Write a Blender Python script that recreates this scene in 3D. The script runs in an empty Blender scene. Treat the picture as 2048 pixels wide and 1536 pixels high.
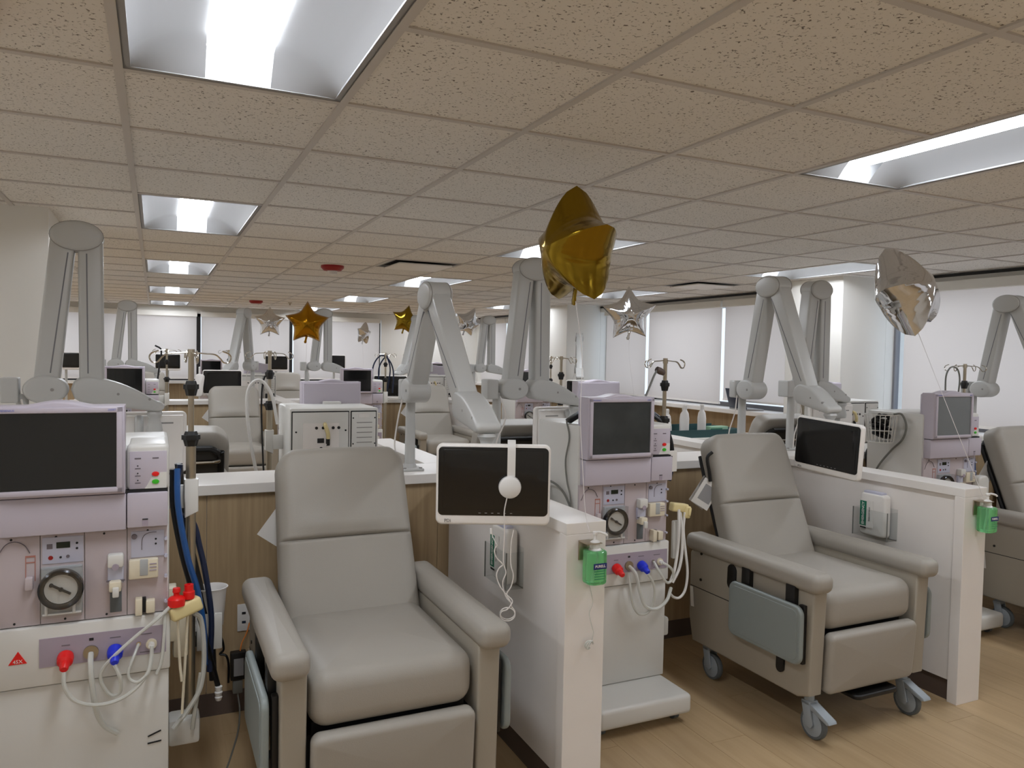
import bpy, bmesh, math, random
from mathutils import Vector, Matrix
random.seed(7)
SC = bpy.context.scene
COL = SC.collection
PI = math.pi

# ------------------------------------------------------------------ camera, world, exposure
ZC = 2.361            # ceiling height
TILE = 0.61
GX, GY = -0.0912, 2.3646   # origin of the ceiling grid
def setup():
    yaw, pitch, roll = 0.43738, -0.037558, 0.019053
    f = Vector((math.sin(yaw)*math.cos(pitch), math.cos(yaw)*math.cos(pitch), math.sin(pitch)))
    r = Vector((math.cos(yaw), -math.sin(yaw), 0)); u = r.cross(f)
    r2 = r*math.cos(roll)+u*math.sin(roll); u2 = u*math.cos(roll)-r*math.sin(roll)
    cam = bpy.data.cameras.new('camera'); co = bpy.data.objects.new('camera', cam); COL.objects.link(co)
    cam.sensor_fit = 'HORIZONTAL'; cam.sensor_width = 36.0; cam.lens = 1528.28/2048*36.0
    cam.clip_start = 0.05; cam.clip_end = 200
    co.matrix_world = Matrix(((r2.x, u2.x, -f.x, 0), (r2.y, u2.y, -f.y, 0), (r2.z, u2.z, -f.z, 1.6), (0, 0, 0, 1)))
    SC.camera = co
    w = bpy.data.worlds.new('world'); SC.world = w; w.use_nodes = True
    bg = w.node_tree.nodes['Background']
    bg.inputs[0].default_value = (0.88, 0.93, 1.0, 1); bg.inputs[1].default_value = 1.42
    vs = SC.view_settings
    vs.view_transform = 'Standard'; vs.look = 'None'; vs.gamma = 1.0; vs.use_curve_mapping = False
    vs.exposure = 0.22
setup()
LAMP = 24.5           # emission of the ceiling lamp lenses

# ------------------------------------------------------------------ materials
def lin(c):
    c = c/255.0
    return c/12.92 if c <= 0.04045 else ((c+0.055)/1.055)**2.4
def rgb(*c): return (lin(c[0]), lin(c[1]), lin(c[2]), 1)
MATS = {}
def mat(name, col, rough=0.5, metal=0.0, bump=0.0, bscale=200.0, var=0.0, vscale=6.0, coat=0.0, alpha=1.0, trans=0.0, emit=None, spec=None):
    m = bpy.data.materials.new(name); m.use_nodes = True
    nt = m.node_tree; p = nt.nodes['Principled BSDF']
    p.inputs['Base Color'].default_value = rgb(*col); p.inputs['Roughness'].default_value = rough
    p.inputs['Metallic'].default_value = metal
    if coat: p.inputs['Coat Weight'].default_value = coat
    if alpha < 1: p.inputs['Alpha'].default_value = alpha
    if trans: p.inputs['Transmission Weight'].default_value = trans
    if spec is not None: p.inputs['Specular IOR Level'].default_value = spec
    if emit:
        p.inputs['Emission Color'].default_value = rgb(*emit[0]); p.inputs['Emission Strength'].default_value = emit[1]
    tc = None
    if bump or var:
        tc = nt.nodes.new('ShaderNodeTexCoord')
    if var:
        n = nt.nodes.new('ShaderNodeTexNoise'); n.inputs['Scale'].default_value = vscale; n.inputs['Detail'].default_value = 4
        nt.links.new(tc.outputs['Object'], n.inputs['Vector'])
        mx = nt.nodes.new('ShaderNodeMixRGB'); mx.blend_type = 'MULTIPLY'
        mx.inputs[1].default_value = rgb(*col)
        rp = nt.nodes.new('ShaderNodeValToRGB'); rp.color_ramp.elements[0].position = 0.3; rp.color_ramp.elements[1].position = 0.7
        rp.color_ramp.elements[0].color = (1-var, 1-var, 1-var, 1); rp.color_ramp.elements[1].color = (1, 1, 1, 1)
        mx.inputs[0].default_value = 1
        nt.links.new(n.outputs['Fac'], rp.inputs[0]); nt.links.new(rp.outputs[0], mx.inputs[2]); nt.links.new(mx.outputs[0], p.inputs['Base Color'])
    if bump:
        n2 = nt.nodes.new('ShaderNodeTexNoise'); n2.inputs['Scale'].default_value = bscale; n2.inputs['Detail'].default_value = 3
        nt.links.new(tc.outputs['Object'], n2.inputs['Vector'])
        b = nt.nodes.new('ShaderNodeBump'); b.inputs['Strength'].default_value = bump; b.inputs['Distance'].default_value = 0.002
        nt.links.new(n2.outputs['Fac'], b.inputs['Height']); nt.links.new(b.outputs[0], p.inputs['Normal'])
    MATS[name] = m
    return m

def wood(name, c1, c2, axis, scale, rough=0.45, stretch=14.0, plank=False):
    m = bpy.data.materials.new(name); m.use_nodes = True; nt = m.node_tree; p = nt.nodes['Principled BSDF']
    tc = nt.nodes.new('ShaderNodeTexCoord'); mp = nt.nodes.new('ShaderNodeMapping')
    s = [scale*stretch]*3; s[axis] = scale
    mp.inputs['Scale'].default_value = s
    nt.links.new(tc.outputs['Object'], mp.inputs['Vector'])
    n = nt.nodes.new('ShaderNodeTexNoise'); n.inputs['Scale'].default_value = 1.0; n.inputs['Detail'].default_value = 6; n.inputs['Roughness'].default_value = 0.6
    if plank:
        oi = nt.nodes.new('ShaderNodeObjectInfo'); ad = nt.nodes.new('ShaderNodeVectorMath'); ad.operation = 'ADD'
        ml = nt.nodes.new('ShaderNodeMath'); ml.operation = 'MULTIPLY'; ml.inputs[1].default_value = 91.0
        nt.links.new(oi.outputs['Random'], ml.inputs[0]); nt.links.new(mp.outputs[0], ad.inputs[0]); nt.links.new(ml.outputs[0], ad.inputs[1])
        nt.links.new(ad.outputs[0], n.inputs['Vector'])
    else:
        nt.links.new(mp.outputs[0], n.inputs['Vector'])
    rp = nt.nodes.new('ShaderNodeValToRGB'); rp.color_ramp.elements[0].position = 0.3; rp.color_ramp.elements[1].position = 0.72
    rp.color_ramp.elements[0].color = rgb(*c1); rp.color_ramp.elements[1].color = rgb(*c2)
    nt.links.new(n.outputs['Fac'], rp.inputs[0])
    out = rp.outputs[0]
    if plank:
        hv = nt.nodes.new('ShaderNodeHueSaturation'); mr = nt.nodes.new('ShaderNodeMapRange')
        mr.inputs[3].default_value = 0.95; mr.inputs[4].default_value = 1.05
        nt.links.new(oi.outputs['Random'], mr.inputs[0]); nt.links.new(mr.outputs[0], hv.inputs['Value']); nt.links.new(out, hv.inputs['Color']); out = hv.outputs[0]
    nt.links.new(out, p.inputs['Base Color']); p.inputs['Roughness'].default_value = rough
    MATS[name] = m
    return m

def tile_mat():
    m = bpy.data.materials.new('acoustic_tile'); m.use_nodes = True; nt = m.node_tree; p = nt.nodes['Principled BSDF']
    tc = nt.nodes.new('ShaderNodeTexCoord'); oi = nt.nodes.new('ShaderNodeObjectInfo')
    ad = nt.nodes.new('ShaderNodeVectorMath'); ad.operation = 'ADD'
    ml = nt.nodes.new('ShaderNodeMath'); ml.operation = 'MULTIPLY'; ml.inputs[1].default_value = 53.0
    nt.links.new(oi.outputs['Random'], ml.inputs[0]); nt.links.new(tc.outputs['Object'], ad.inputs[0]); nt.links.new(ml.outputs[0], ad.inputs[1])
    n = nt.nodes.new('ShaderNodeTexNoise'); n.inputs['Scale'].default_value = 110; n.inputs['Detail'].default_value = 2.5; n.inputs['Distortion'].default_value = 0.6
    nt.links.new(ad.outputs[0], n.inputs['Vector'])
    rp = nt.nodes.new('ShaderNodeValToRGB'); rp.color_ramp.elements[0].position = 0.31; rp.color_ramp.elements[1].position = 0.40
    rp.color_ramp.elements[0].color = rgb(112, 104, 96); rp.color_ramp.elements[1].color = rgb(230, 226, 220)
    nt.links.new(n.outputs['Fac'], rp.inputs[0]); nt.links.new(rp.outputs[0], p.inputs['Base Color']); p.inputs['Roughness'].default_value = 0.95
    b = nt.nodes.new('ShaderNodeBump'); b.inputs['Strength'].default_value = 0.4; b.inputs['Distance'].default_value = 0.003
    nt.links.new(rp.outputs[0], b.inputs['Height']); nt.links.new(b.outputs[0], p.inputs['Normal'])
    MATS['acoustic_tile'] = m

def shade_mat():
    m = bpy.data.materials.new('shade_fabric'); m.use_nodes = True; nt = m.node_tree
    nt.nodes.remove(nt.nodes['Principled BSDF']); out = nt.nodes['Material Output']
    d = nt.nodes.new('ShaderNodeBsdfDiffuse'); d.inputs[0].default_value = rgb(232, 230, 228)
    t = nt.nodes.new('ShaderNodeBsdfTranslucent'); t.inputs[0].default_value = rgb(240, 232, 226)
    mx = nt.nodes.new('ShaderNodeMixShader'); mx.inputs[0].default_value = 0.75
    tc = nt.nodes.new('ShaderNodeTexCoord'); n = nt.nodes.new('ShaderNodeTexNoise'); n.inputs['Scale'].default_value = 400
    b = nt.nodes.new('ShaderNodeBump'); b.inputs['Strength'].default_value = 0.1; b.inputs['Distance'].default_value = 0.001
    nt.links.new(tc.outputs['Object'], n.inputs['Vector']); nt.links.new(n.outputs['Fac'], b.inputs['Height']); nt.links.new(b.outputs[0], d.inputs['Normal'])
    nt.links.new(d.outputs[0], mx.inputs[1]); nt.links.new(t.outputs[0], mx.inputs[2]); nt.links.new(mx.outputs[0], out.inputs[0])
    MATS['shade_fabric'] = m
def pane_mat(name, tint, gloss=0.08):
    m = bpy.data.materials.new(name); m.use_nodes = True; nt = m.node_tree
    nt.nodes.remove(nt.nodes['Principled BSDF']); out = nt.nodes['Material Output']
    t = nt.nodes.new('ShaderNodeBsdfTransparent'); t.inputs[0].default_value = rgb(*tint)
    g = nt.nodes.new('ShaderNodeBsdfGlossy'); g.inputs['Roughness'].default_value = 0.05
    mx = nt.nodes.new('ShaderNodeMixShader'); mx.inputs[0].default_value = gloss
    nt.links.new(t.outputs[0], mx.inputs[1]); nt.links.new(g.outputs[0], mx.inputs[2]); nt.links.new(mx.outputs[0], out.inputs[0])
    MATS[name] = m

mat('wall_paint', (230, 227, 220), 0.7, bump=0.06, bscale=90)
mat('ceiling_metal', (198, 192, 186), 0.45)
mat('white_laminate', (236, 230, 224), 0.42, var=0.03)
mat('counter_white', (235, 230, 224), 0.35)
mat('machine_white', (216, 214, 208), 0.38)
mat('arm_white', (192, 192, 189), 0.36)
mat('lavender', (190, 182, 192), 0.4)
mat('lavender_dark', (164, 152, 164), 0.42)
mat('module_pink', (188, 176, 178), 0.45)
mat('plate_blue', (190, 190, 206), 0.4)
mat('screen', (20, 22, 23), 0.10, var=0.35, vscale=5, coat=0.3)
mat('screen_reflect_grey', (62, 66, 66), 0.2, var=0.35, vscale=9)  # dark screen, reflection of the surroundings put into its grey
mat('screen_reflect_pale', (112, 116, 116), 0.22, var=0.1, vscale=5)  # paler screen, reflected shades and lights put into its base colour
mat('tv_glass', (5, 5, 6), 0.12, coat=0.4)
mat('black_plastic', (14, 13, 13), 0.45)
mat('dark_gap', (26, 24, 24), 0.8)
mat('chrome', (205, 200, 190), 0.18, 1.0)
mat('steel', (178, 168, 150), 0.34, 1.0)
mat('vinyl', (161, 155, 145), 0.5, bump=0.18, bscale=420)
mat('vinyl_side', (160, 152, 138), 0.55, bump=0.15, bscale=420)
mat('tray_grey', (138, 146, 144), 0.4)
mat('caster_grey', (152, 160, 166), 0.4)
mat('tyre_grey', (92, 97, 99), 0.6)
mat('base_brown', (92, 78, 70), 0.6)
mat('cream', (222, 205, 150), 0.45)
mat('ivory', (220, 210, 186), 0.45)
mat('red', (225, 25, 22), 0.35)
mat('blue', (28, 48, 205), 0.35)
mat('green', (60, 185, 40), 0.35)
mat('hose_blue', (22, 78, 140), 0.3, coat=0.3)
mat('hose_navy', (18, 32, 62), 0.35)
mat('hose_black', (12, 12, 14), 0.4)
mat('tube_clear', (214, 214, 206), 0.3, alpha=0.72)
mat('tube_white', (228, 226, 222), 0.35)
mat('print_red', (176, 118, 104), 0.7)
mat('cable_grey', (118, 118, 112), 0.5)
mat('cable_white', (226, 220, 214), 0.45)
mat('orange', (205, 115, 30), 0.5)
mat('gold_foil', (144, 117, 36), 0.17, 1.0)
mat('gold_amber', (172, 122, 28), 0.2, 1.0)
mat('silver_foil', (215, 215, 216), 0.09, 1.0)
mat('string', (222, 216, 214), 0.6)
mat('gel', (150, 240, 172), 0.08, trans=0.8)
mat('navy_label', (28, 44, 110), 0.4)
mat('paper', (226, 222, 216), 0.7)
mat('paper_print', (150, 148, 148), 0.8)
mat('ink', (24, 24, 26), 0.7)
mat('ink_grey', (110, 102, 108), 0.7)
mat('logo_grey', (150, 146, 142), 0.5)
mat('logo_blue', (110, 120, 190), 0.5)
mat('emergency_green', (22, 112, 84), 0.6)
mat('fire_red', (150, 18, 18), 0.4)
mat('reflector', (150, 150, 150), 0.5)
mat('lens', (255, 255, 250), 0.5, emit=((232, 238, 247), LAMP))
mat('teal', (48, 82, 84), 0.5)
mat('card_green', (150, 190, 160), 0.6)
mat('laptop_navy', (36, 46, 66), 0.35)
mat('mullion', (34, 33, 34), 0.5)
mat('mullion_grey', (120, 120, 124), 0.5)
mat('pump_grey', (168, 170, 170), 0.35)
mat('rotor_dark', (58, 58, 60), 0.18, 0.8)
mat('rotor_face', (205, 202, 194), 0.35)
mat('display_green', (18, 34, 26), 0.2)
mat('mesh_grey', (70, 66, 60), 0.8, bump=0.3, bscale=300)
mat('glove_white', (228, 224, 220), 0.7)
wood('wood_panel', (163, 139, 106), (187, 163, 127), 2, 1.6, 0.45, 22)
wood('wood_floor', (174, 148, 112), (190, 164, 127), 1, 1.5, 0.36, 16, plank=True)
tile_mat(); shade_mat()
pane_mat('window_glass', (236, 241, 246), 0.05); pane_mat('acrylic', (250, 251, 251), 0.04)
pane_mat('pump_cover', (250, 251, 252), 0.06)

# ------------------------------------------------------------------ mesh builder
class B:
    def __init__(s): s.bm = bmesh.new()
    def _post(s, verts, M):
        if M is not None: bmesh.ops.transform(s.bm, matrix=M, verts=verts)
        return s
    def box(s, lo, hi, r=0.0, seg=2, M=None):
        lo = Vector(lo); hi = Vector(hi)
        g = bmesh.ops.create_cube(s.bm, size=1.0)['verts']
        c = (lo+hi)/2; d = hi-lo
        for v in g: v.co = Vector((v.co.x*d.x, v.co.y*d.y, v.co.z*d.z))+c
        if r > 0:
            es = list({e for v in g for e in v.link_edges})
            res = bmesh.ops.bevel(s.bm, geom=es, offset=min(r, min(d)*0.49), segments=seg, profile=0.5, affect='EDGES')
            g = list({v for f in res['faces'] for v in f.verts} | {v for v in g if v.is_valid})
        return s._post(g, M)
    def cyl(s, p0, p1, r0, r1=None, n=16):
        p0 = Vector(p0); p1 = Vector(p1); r1 = r0 if r1 is None else r1
        a = (p1-p0).normalized(); t = Vector((1, 0, 0)) if abs(a.x) < 0.9 else Vector((0, 1, 0))
        u = a.cross(t).normalized(); w = a.cross(u)
        A = []; Bv = []
        for i in range(n):
            q = u*math.cos(2*PI*i/n)+w*math.sin(2*PI*i/n)
            A.append(s.bm.verts.new(p0+q*r0)); Bv.append(s.bm.verts.new(p1+q*r1))
        for i in range(n):
            j = (i+1) % n; s.bm.faces.new((A[i], A[j], Bv[j], Bv[i]))
        s.bm.faces.new(A[::-1]); s.bm.faces.new(Bv)
        return s
    def tube(s, pts, r, n=8, sub=6, closed=False):
        P = [Vector(p) for p in pts]
        if sub > 1 and len(P) > 2:
            Q = []
            for i in range(len(P)-1):
                a = P[i-1] if i > 0 else P[i]*2-P[i+1]; b = P[i]; c = P[i+1]; d = P[i+2] if i+2 < len(P) else P[i+1]*2-P[i]
                for k in range(sub):
                    t = k/sub
                    Q.append(0.5*((2*b)+(c-a)*t+(2*a-5*b+4*c-d)*t*t+(3*b-a-3*c+d)*t**3))
            Q.append(P[-1]); P = Q
        rings = []; prev = None
        for i, p in enumerate(P):
            a = (P[min(i+1, len(P)-1)]-P[max(i-1, 0)])
            a = a.normalized() if a.length > 1e-9 else Vector((0, 0, 1))
            if prev is None:
                t = Vector((0, 0, 1)) if abs(a.z) < 0.9 else Vector((1, 0, 0)); u = a.cross(t).normalized()
            else:
                u = (prev-a*prev.dot(a)); u = u.normalized() if u.length > 1e-6 else a.orthogonal().normalized()
            prev = u; w = a.cross(u)
            rr = r(i/(len(P)-1)) if callable(r) else r
            rings.append([s.bm.verts.new(p+(u*math.cos(2*PI*k/n)+w*math.sin(2*PI*k/n))*rr) for k in range(n)])
        for A, Bv in zip(rings, rings[1:]):
            for k in range(n):
                j = (k+1) % n; s.bm.faces.new((A[k], A[j], Bv[j], Bv[k]))
        s.bm.faces.new(rings[0][::-1]); s.bm.faces.new(rings[-1])
        return s
    def prism(s, pts, a0, a1, axis='y', r=0.0, seg=2, M=None):
        # pts: polygon in the two other axes: axis x -> (y,z), y -> (x,z), z -> (x,y)
        def mk(p, a):
            return {'x': Vector((a, p[0], p[1])), 'y': Vector((p[0], a, p[1])), 'z': Vector((p[0], p[1], a))}[axis]
        A = [s.bm.verts.new(mk(p, a0)) for p in pts]; Bv = [s.bm.verts.new(mk(p, a1)) for p in pts]
        n = len(pts); fs = []
        for i in range(n):
            j = (i+1) % n; fs.append(s.bm.faces.new((A[i], A[j], Bv[j], Bv[i])))
        f0 = s.bm.faces.new(A[::-1]); f1 = s.bm.faces.new(Bv)
        bmesh.ops.recalc_face_normals(s.bm, faces=fs+[f0, f1])
        g = A+Bv
        if r > 0:
            es = list(set(f0.edges) | set(f1.edges))
            res = bmesh.ops.bevel(s.bm, geom=es, offset=r, segments=seg, profile=0.5, affect='EDGES')
            g = list({v for f in res['faces'] for v in f.verts} | {v for v in g if v.is_valid})
        return s._post(g, M)
    def lathe(s, prof, n=24, M=None):
        rings = []; allv = []
        for (r, z) in prof:
            if r < 1e-6: ring = [s.bm.verts.new((0, 0, z))]
            else: ring = [s.bm.verts.new((r*math.cos(2*PI*k/n), r*math.sin(2*PI*k/n), z)) for k in range(n)]
            rings.append(ring); allv += ring
        for A, C in zip(rings, rings[1:]):
            for k in range(n):
                j = (k+1) % n
                if len(A) == 1 and len(C) == 1: continue
                if len(A) == 1: s.bm.faces.new((A[0], C[j], C[k]))
                elif len(C) == 1: s.bm.faces.new((A[k], A[j], C[0]))
                else: s.bm.faces.new((A[k], A[j], C[j], C[k]))
        return s._post(allv, M)
    def cushion(s, w, h, d, rc, re, puff=0.0, M=None, nc=6, top_only=False):
        # rounded slab: width x, height z, depth y, front at -d/2; corner radius rc, edge radius re, front swell puff
        def outline(inset):
            hw = w/2-inset; hh = h/2-inset; r = max(rc-inset, 0.004); P = []
            for (cx, cz, a0) in ((hw-r, hh-r, 0), (-hw+r, hh-r, PI/2), (-hw+r, -hh+r, PI), (hw-r, -hh+r, 1.5*PI)):
                for k in range(nc+1):
                    a = a0+PI/2*k/nc; P.append((cx+r*math.cos(a), cz+r*math.sin(a)))
            return P
        rings = []
        base = outline(re)
        for sc in (0.12, 0.4, 0.65, 0.85, 1.0):
            y = -d/2-puff*(1-sc*sc)
            rings.append([(x*sc, y, z*sc) for x, z in base])
        for k in range(1, 6):
            a = PI/2*k/6; rings.append([(x, -d/2+re*(1-math.cos(a)), z) for x, z in outline(re*(1-math.sin(a)))])
        rings.append([(x, -d/2+re, z) for x, z in outline(0)])
        if d > 2*re: rings.append([(x, d/2-re, z) for x, z in outline(0)])
        for k in range(5, 0, -1):
            a = PI/2*k/6; rings.append([(x, d/2-re*(1-math.cos(a)), z) for x, z in outline(re*(1-math.sin(a)))])
        for sc in (1.0, 0.5, 0.12): rings.append([(x*sc, d/2, z*sc) for x, z in base])
        R = [[s.bm.verts.new(p) for p in ring] for ring in rings]
        n = len(R[0])
        for A, C in zip(R, R[1:]):
            for k in range(n):
                j = (k+1) % n; s.bm.faces.new((A[k], C[k], C[j], A[j]))
        s.bm.faces.new(R[0]); s.bm.faces.new(R[-1][::-1])
        return s._post([v for r in R for v in r], M)
    def done(s, name, m, parent=None, smooth=True, ang=40):
        bmesh.ops.recalc_face_normals(s.bm, faces=s.bm.faces[:])
        me = bpy.data.meshes.new(name); s.bm.to_mesh(me); s.bm.free()
        me.materials.append(MATS[m])
        if smooth:
            for p in me.polygons: p.use_smooth = True
            me.set_sharp_from_angle(angle=math.radians(ang))
        o = bpy.data.objects.new(name, me); COL.objects.link(o)
        if parent is not None: o.parent = parent
        return o

def tag(o, label, cat, group=None):
    o['label'] = label; o['category'] = cat
    if group: o['group'] = group
    return o
def thing(name, label, cat, loc=(0, 0, 0), rz=0.0, group=None):
    o = bpy.data.objects.new(name, None); COL.objects.link(o); o.empty_display_size = 0.1
    o.location = loc; o.rotation_euler = (0, 0, rz)
    return tag(o, label, cat, group)
def struct(o):
    o['kind'] = 'structure'; return o
def dup(o, parent=None):
    c = o.copy(); COL.objects.link(c)
    if parent is not None: c.parent = parent
    for ch in list(o.children): dup(ch, c)
    return c
def text_mesh(txt, size, M, name, m, parent, depth=0.0006, bold=0.0):
    cu = bpy.data.curves.new(name, 'FONT'); cu.body = txt; cu.size = size; cu.align_x = 'CENTER'; cu.align_y = 'CENTER'; cu.extrude = depth; cu.offset = bold
    cu.resolution_u = 3
    t = bpy.data.objects.new(name, cu); COL.objects.link(t)
    me = bpy.data.meshes.new_from_object(t, depsgraph=bpy.context.evaluated_depsgraph_get())
    bpy.data.objects.remove(t); bpy.data.curves.remove(cu)
    me.transform(M); me.materials.clear(); me.materials.append(MATS[m]); me.name = name
    o = bpy.data.objects.new(name, me); COL.objects.link(o); o.parent = parent
    return o
def T(x, y, z): return Matrix.Translation((x, y, z))
def RX(a): return Matrix.Rotation(a, 4, 'X')
def RY(a): return Matrix.Rotation(a, 4, 'Y')
def RZ(a): return Matrix.Rotation(a, 4, 'Z')
FRONT = RX(PI/2)      # text in the XY plane turned to face -Y

# ------------------------------------------------------------------ room shell
XL, XR, YB, YF = -2.9, 6.08, -3.2, 14.8
def shell():
    fl = struct(B().box((XL, YB, -0.06), (XR, YF, -0.0012)).done('floor', 'wood_floor', smooth=False))
    pw, pl = 0.184, 1.22
    meshes = {}
    i = 0; x = -0.66
    while x < XR-0.05:
        off = (i*0.37) % 1.0*pl
        y = 0.7-off
        while y < 5.2:
            y1 = y+pl; a = max(y, 0.7); b = min(y1, 5.2); w = min(pw, XR-x)
            if b-a > 0.05:
                key = (round(b-a, 3), round(w, 3))
                if key not in meshes:
                    o = B().box((0.0007, 0.0007, -0.0011), (w-0.0007, b-a-0.0007, 0.0)).done('floor_plank', 'wood_floor', fl, smooth=False)
                    meshes[key] = o.data
                else:
                    o = bpy.data.objects.new('floor_plank', meshes[key]); COL.objects.link(o); o.parent = fl
                o.location = (x, a, 0)
            y = y1
        x += pw; i += 1
    # ceiling: slab above, grid, tiles
    ce = struct(B().box((XL, YB, ZC+0.16), (XR+0.3, YF, ZC+0.2)).done('ceiling', 'wall_paint', smooth=False))
    i0, i1 = -5, 11; j0, j1 = -10, 21
    for i in range(i0, i1):
        X = GX+i*TILE
        if XL < X < XR: B().box((X-0.012, YB, ZC-0.006), (X+0.012, YF, ZC+0.03)).done('grid_runner', 'ceiling_metal', ce, smooth=False)
    for j in range(j0, j1):
        Y = GY+j*TILE
        if not YB < Y < YF: continue
        b = B(); xa = XL
        for i in (-4, 0, 4, 8):
            if j in (-6, -1, 4, 9, 14, 19) and GX+i*TILE > XL:
                b.box((xa, Y-0.012, ZC-0.0055), (GX+i*TILE, Y+0.012, ZC+0.03)); xa = GX+(i+1)*TILE
        b.box((xa, Y-0.012, ZC-0.0055), (XR, Y+0.012, ZC+0.03)).done('grid_runner', 'ceiling_metal', ce, smooth=False)
    lights = set()
    for i in (-4, 0, 4, 8):
        for j in (-7, -2, 3, 8, 13, 18): lights.add((i, j)); lights.add((i, j+1))
    vents = {(3, 6), (8, 6)}
    tm = None; rest = B()
    for i in range(i0, i1):
        for j in range(j0, j1):
            if (i, j) in lights or (i, j) in vents: continue
            x0 = GX+i*TILE; y0 = GY+j*TILE; xa, xb = max(x0, XL), min(x0+TILE, XR); ya, yb = max(y0, YB), min(y0+TILE, YF)
            if xb-xa < 0.03 or yb-ya < 0.03: continue
            full = xb-xa > 0.6 and yb-ya > 0.6
            if full and -2 <= i <= 9 and -3 <= j <= 10:
                if tm is None:
                    o = B().box((0.008, 0.008, 0.0), (TILE-0.008, TILE-0.008, 0.016)).done('ceiling_tile', 'acoustic_tile', ce, smooth=False); tm = o.data
                else:
                    o = bpy.data.objects.new('ceiling_tile', tm); COL.objects.link(o); o.parent = ce
                o.location = (x0, y0, ZC)
            else: rest.box((xa+0.008, ya+0.008, ZC), (xb-0.008, yb-0.008, ZC+0.016))
    rest.done('ceiling_tile_field', 'acoustic_tile', ce, smooth=False)['kind'] = 'stuff'
    # walls
    struct(B().box((XL-0.15, YB, 0), (XL, YF, ZC+0.2)).done('wall_left', 'wall_paint', smooth=False))
    struct(B().box((XL-0.15, YB-0.15, 0), (XR+0.3, YB, ZC+0.2)).done('wall_back', 'wall_paint', smooth=False))
    SZ = 1.04     # sill height
    wf = struct(B().box((XL, YF, 0.0), (XR+0.3, YF+0.25, SZ-0.05)).done('wall_far', 'wood_panel', smooth=False))
    B().box((XL, YF, SZ-0.05), (-2.2, YF+0.25, ZC+0.2)).box((4.05, YF, SZ-0.05), (XR+0.3, YF+0.25, ZC+0.2)).box((-2.2, YF, 2.24), (4.05, YF+0.25, ZC+0.2)).done('upper_wall', 'wall_paint', wf, smooth=False)
    B().box((-2.2, YF-0.08, SZ-0.05), (4.05, YF+0.25, SZ)).done('sill', 'counter_white', wf, smooth=False)
    wr = struct(B().box((XR, YB, 0), (XR+0.3, YF, SZ-0.05)).done('wall_right', 'wood_panel', smooth=False))
    u = B().box((XR, YB, 2.27), (XR+0.3, YF, ZC+0.2))
    for a, b in ((YB, -2.5), (0.6, 0.9), (4.92, 5.58), (9.89, 10.55), (14.5, YF)): u.box((XR, a, SZ-0.05), (XR+0.3, b, 2.27))
    u.done('upper_wall', 'wall_paint', wr, smooth=False)
    B().box((XR-0.22, YB, SZ-0.05), (XR+0.3, YF, SZ), 0.006).done('sill', 'counter_white', wr, smooth=False)
    B().box((XR-0.012, YB, ZC-0.03), (XR, YF, ZC-0.0065)).done('dark_trim', 'mullion', wr, smooth=False)  # thin dark strip along the top of the right wall
    # columns
    for nm, (x0, x1, y0, y1) in (('wall_column_west', (-1.25, -0.53, 4.92, 5.585)), ('wall_column_east', (5.52, XR, 4.92, 5.585)), ('wall_column_north', (5.5, XR, 9.89, 10.55))):
        struct(B().box((x0, y0, 0), (x1, y1, ZC+0.1), 0.004).done(nm, 'wall_paint', smooth=False))
    # windows: frames, panes, shades
    k = 1
    def win(kind, a, b, z0, z1, muls):
        nonlocal k
        if kind == 'right': pt = lambda t, z, d: (XR+0.14+d, t, z)
        else: pt = lambda t, z, d: (t, YF+0.12+d, z)
        m = 'mullion_grey' if kind == 'right' else 'mullion'
        f = B()
        def bar(t0, t1, za, zb):
            p = pt(t0, za, -0.03); q = pt(t1, zb, 0.03)
            f.box([min(p[n], q[n]) for n in range(3)], [max(p[n], q[n]) for n in range(3)])
        bar(a, b, z0, z0+0.05); bar(a, b, z1-0.05, z1); bar(a, a+0.02, z0, z1); bar(b-0.02, b, z0, z1)
        for t in muls: bar(t-0.035, t+0.035, z0, z1)
        o = struct(f.done('window_%d' % k, m, smooth=False)); k += 1
        ts = [a]+list(muls)+[b]
        for t0, t1 in zip(ts, ts[1:]):
            p = pt(t0+0.02, z0+0.05, -0.004); q = pt(t1-0.02, z1-0.05, 0.004)
            B().box([min(p[n], q[n]) for n in range(3)], [max(p[n], q[n]) for n in range(3)]).done('pane', 'window_glass', o, smooth=False)
    win('right', 0.9, 4.92, SZ, 2.27, (2.9,))
    win('right', 5.58, 9.89, SZ, 2.27, (7.1, 8.62))
    win('right', 10.55, 14.5, SZ, 2.27, (11.9, 13.2))
    win('right', -2.5, 0.6, SZ, 2.27, (-1.0,))
    win('far', -2.2, 4.05, SZ, 2.24, (-0.85, 0.71, 2.32))
    def shade(kind, t0, t1, zt, zb, label, group):
        o = thing('roller_shade', label, 'roller shade', (0, 0, 0), 0, group)
        if kind == 'right':
            d = XR-0.035
            B().box((d, t0, zb+0.02), (d+0.003, t1, zt-0.03)).done('fabric', 'shade_fabric', o, smooth=False)
            B().box((d-0.008, t0, zb), (d+0.011, t1, zb+0.022), 0.003).done('hem_bar', 'counter_white', o, smooth=False)
            B().box((XR-0.075, t0-0.012, zt-0.06), (XR-0.001, t1+0.012, zt+0.02), 0.004).done('fascia', 'wall_paint', o, smooth=False)
        else:
            d = YF-0.035
            B().box((t0, d, zb+0.02), (t1, d+0.003, zt-0.03)).done('fabric', 'shade_fabric', o, smooth=False)
            B().box((t0, d-0.008, zb), (t1, d+0.011, zb+0.022), 0.003).done('hem_bar', 'counter_white', o, smooth=False)
            B().box((t0-0.01, YF-0.075, zt-0.06), (t1+0.01, YF-0.001, zt+0.03), 0.004).done('fascia', 'wall_paint', o, smooth=False)
    shade('right', -2.45, 0.55, 2.27, 1.08, 'wide white roller shade on the side window behind the first bay', None)
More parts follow.
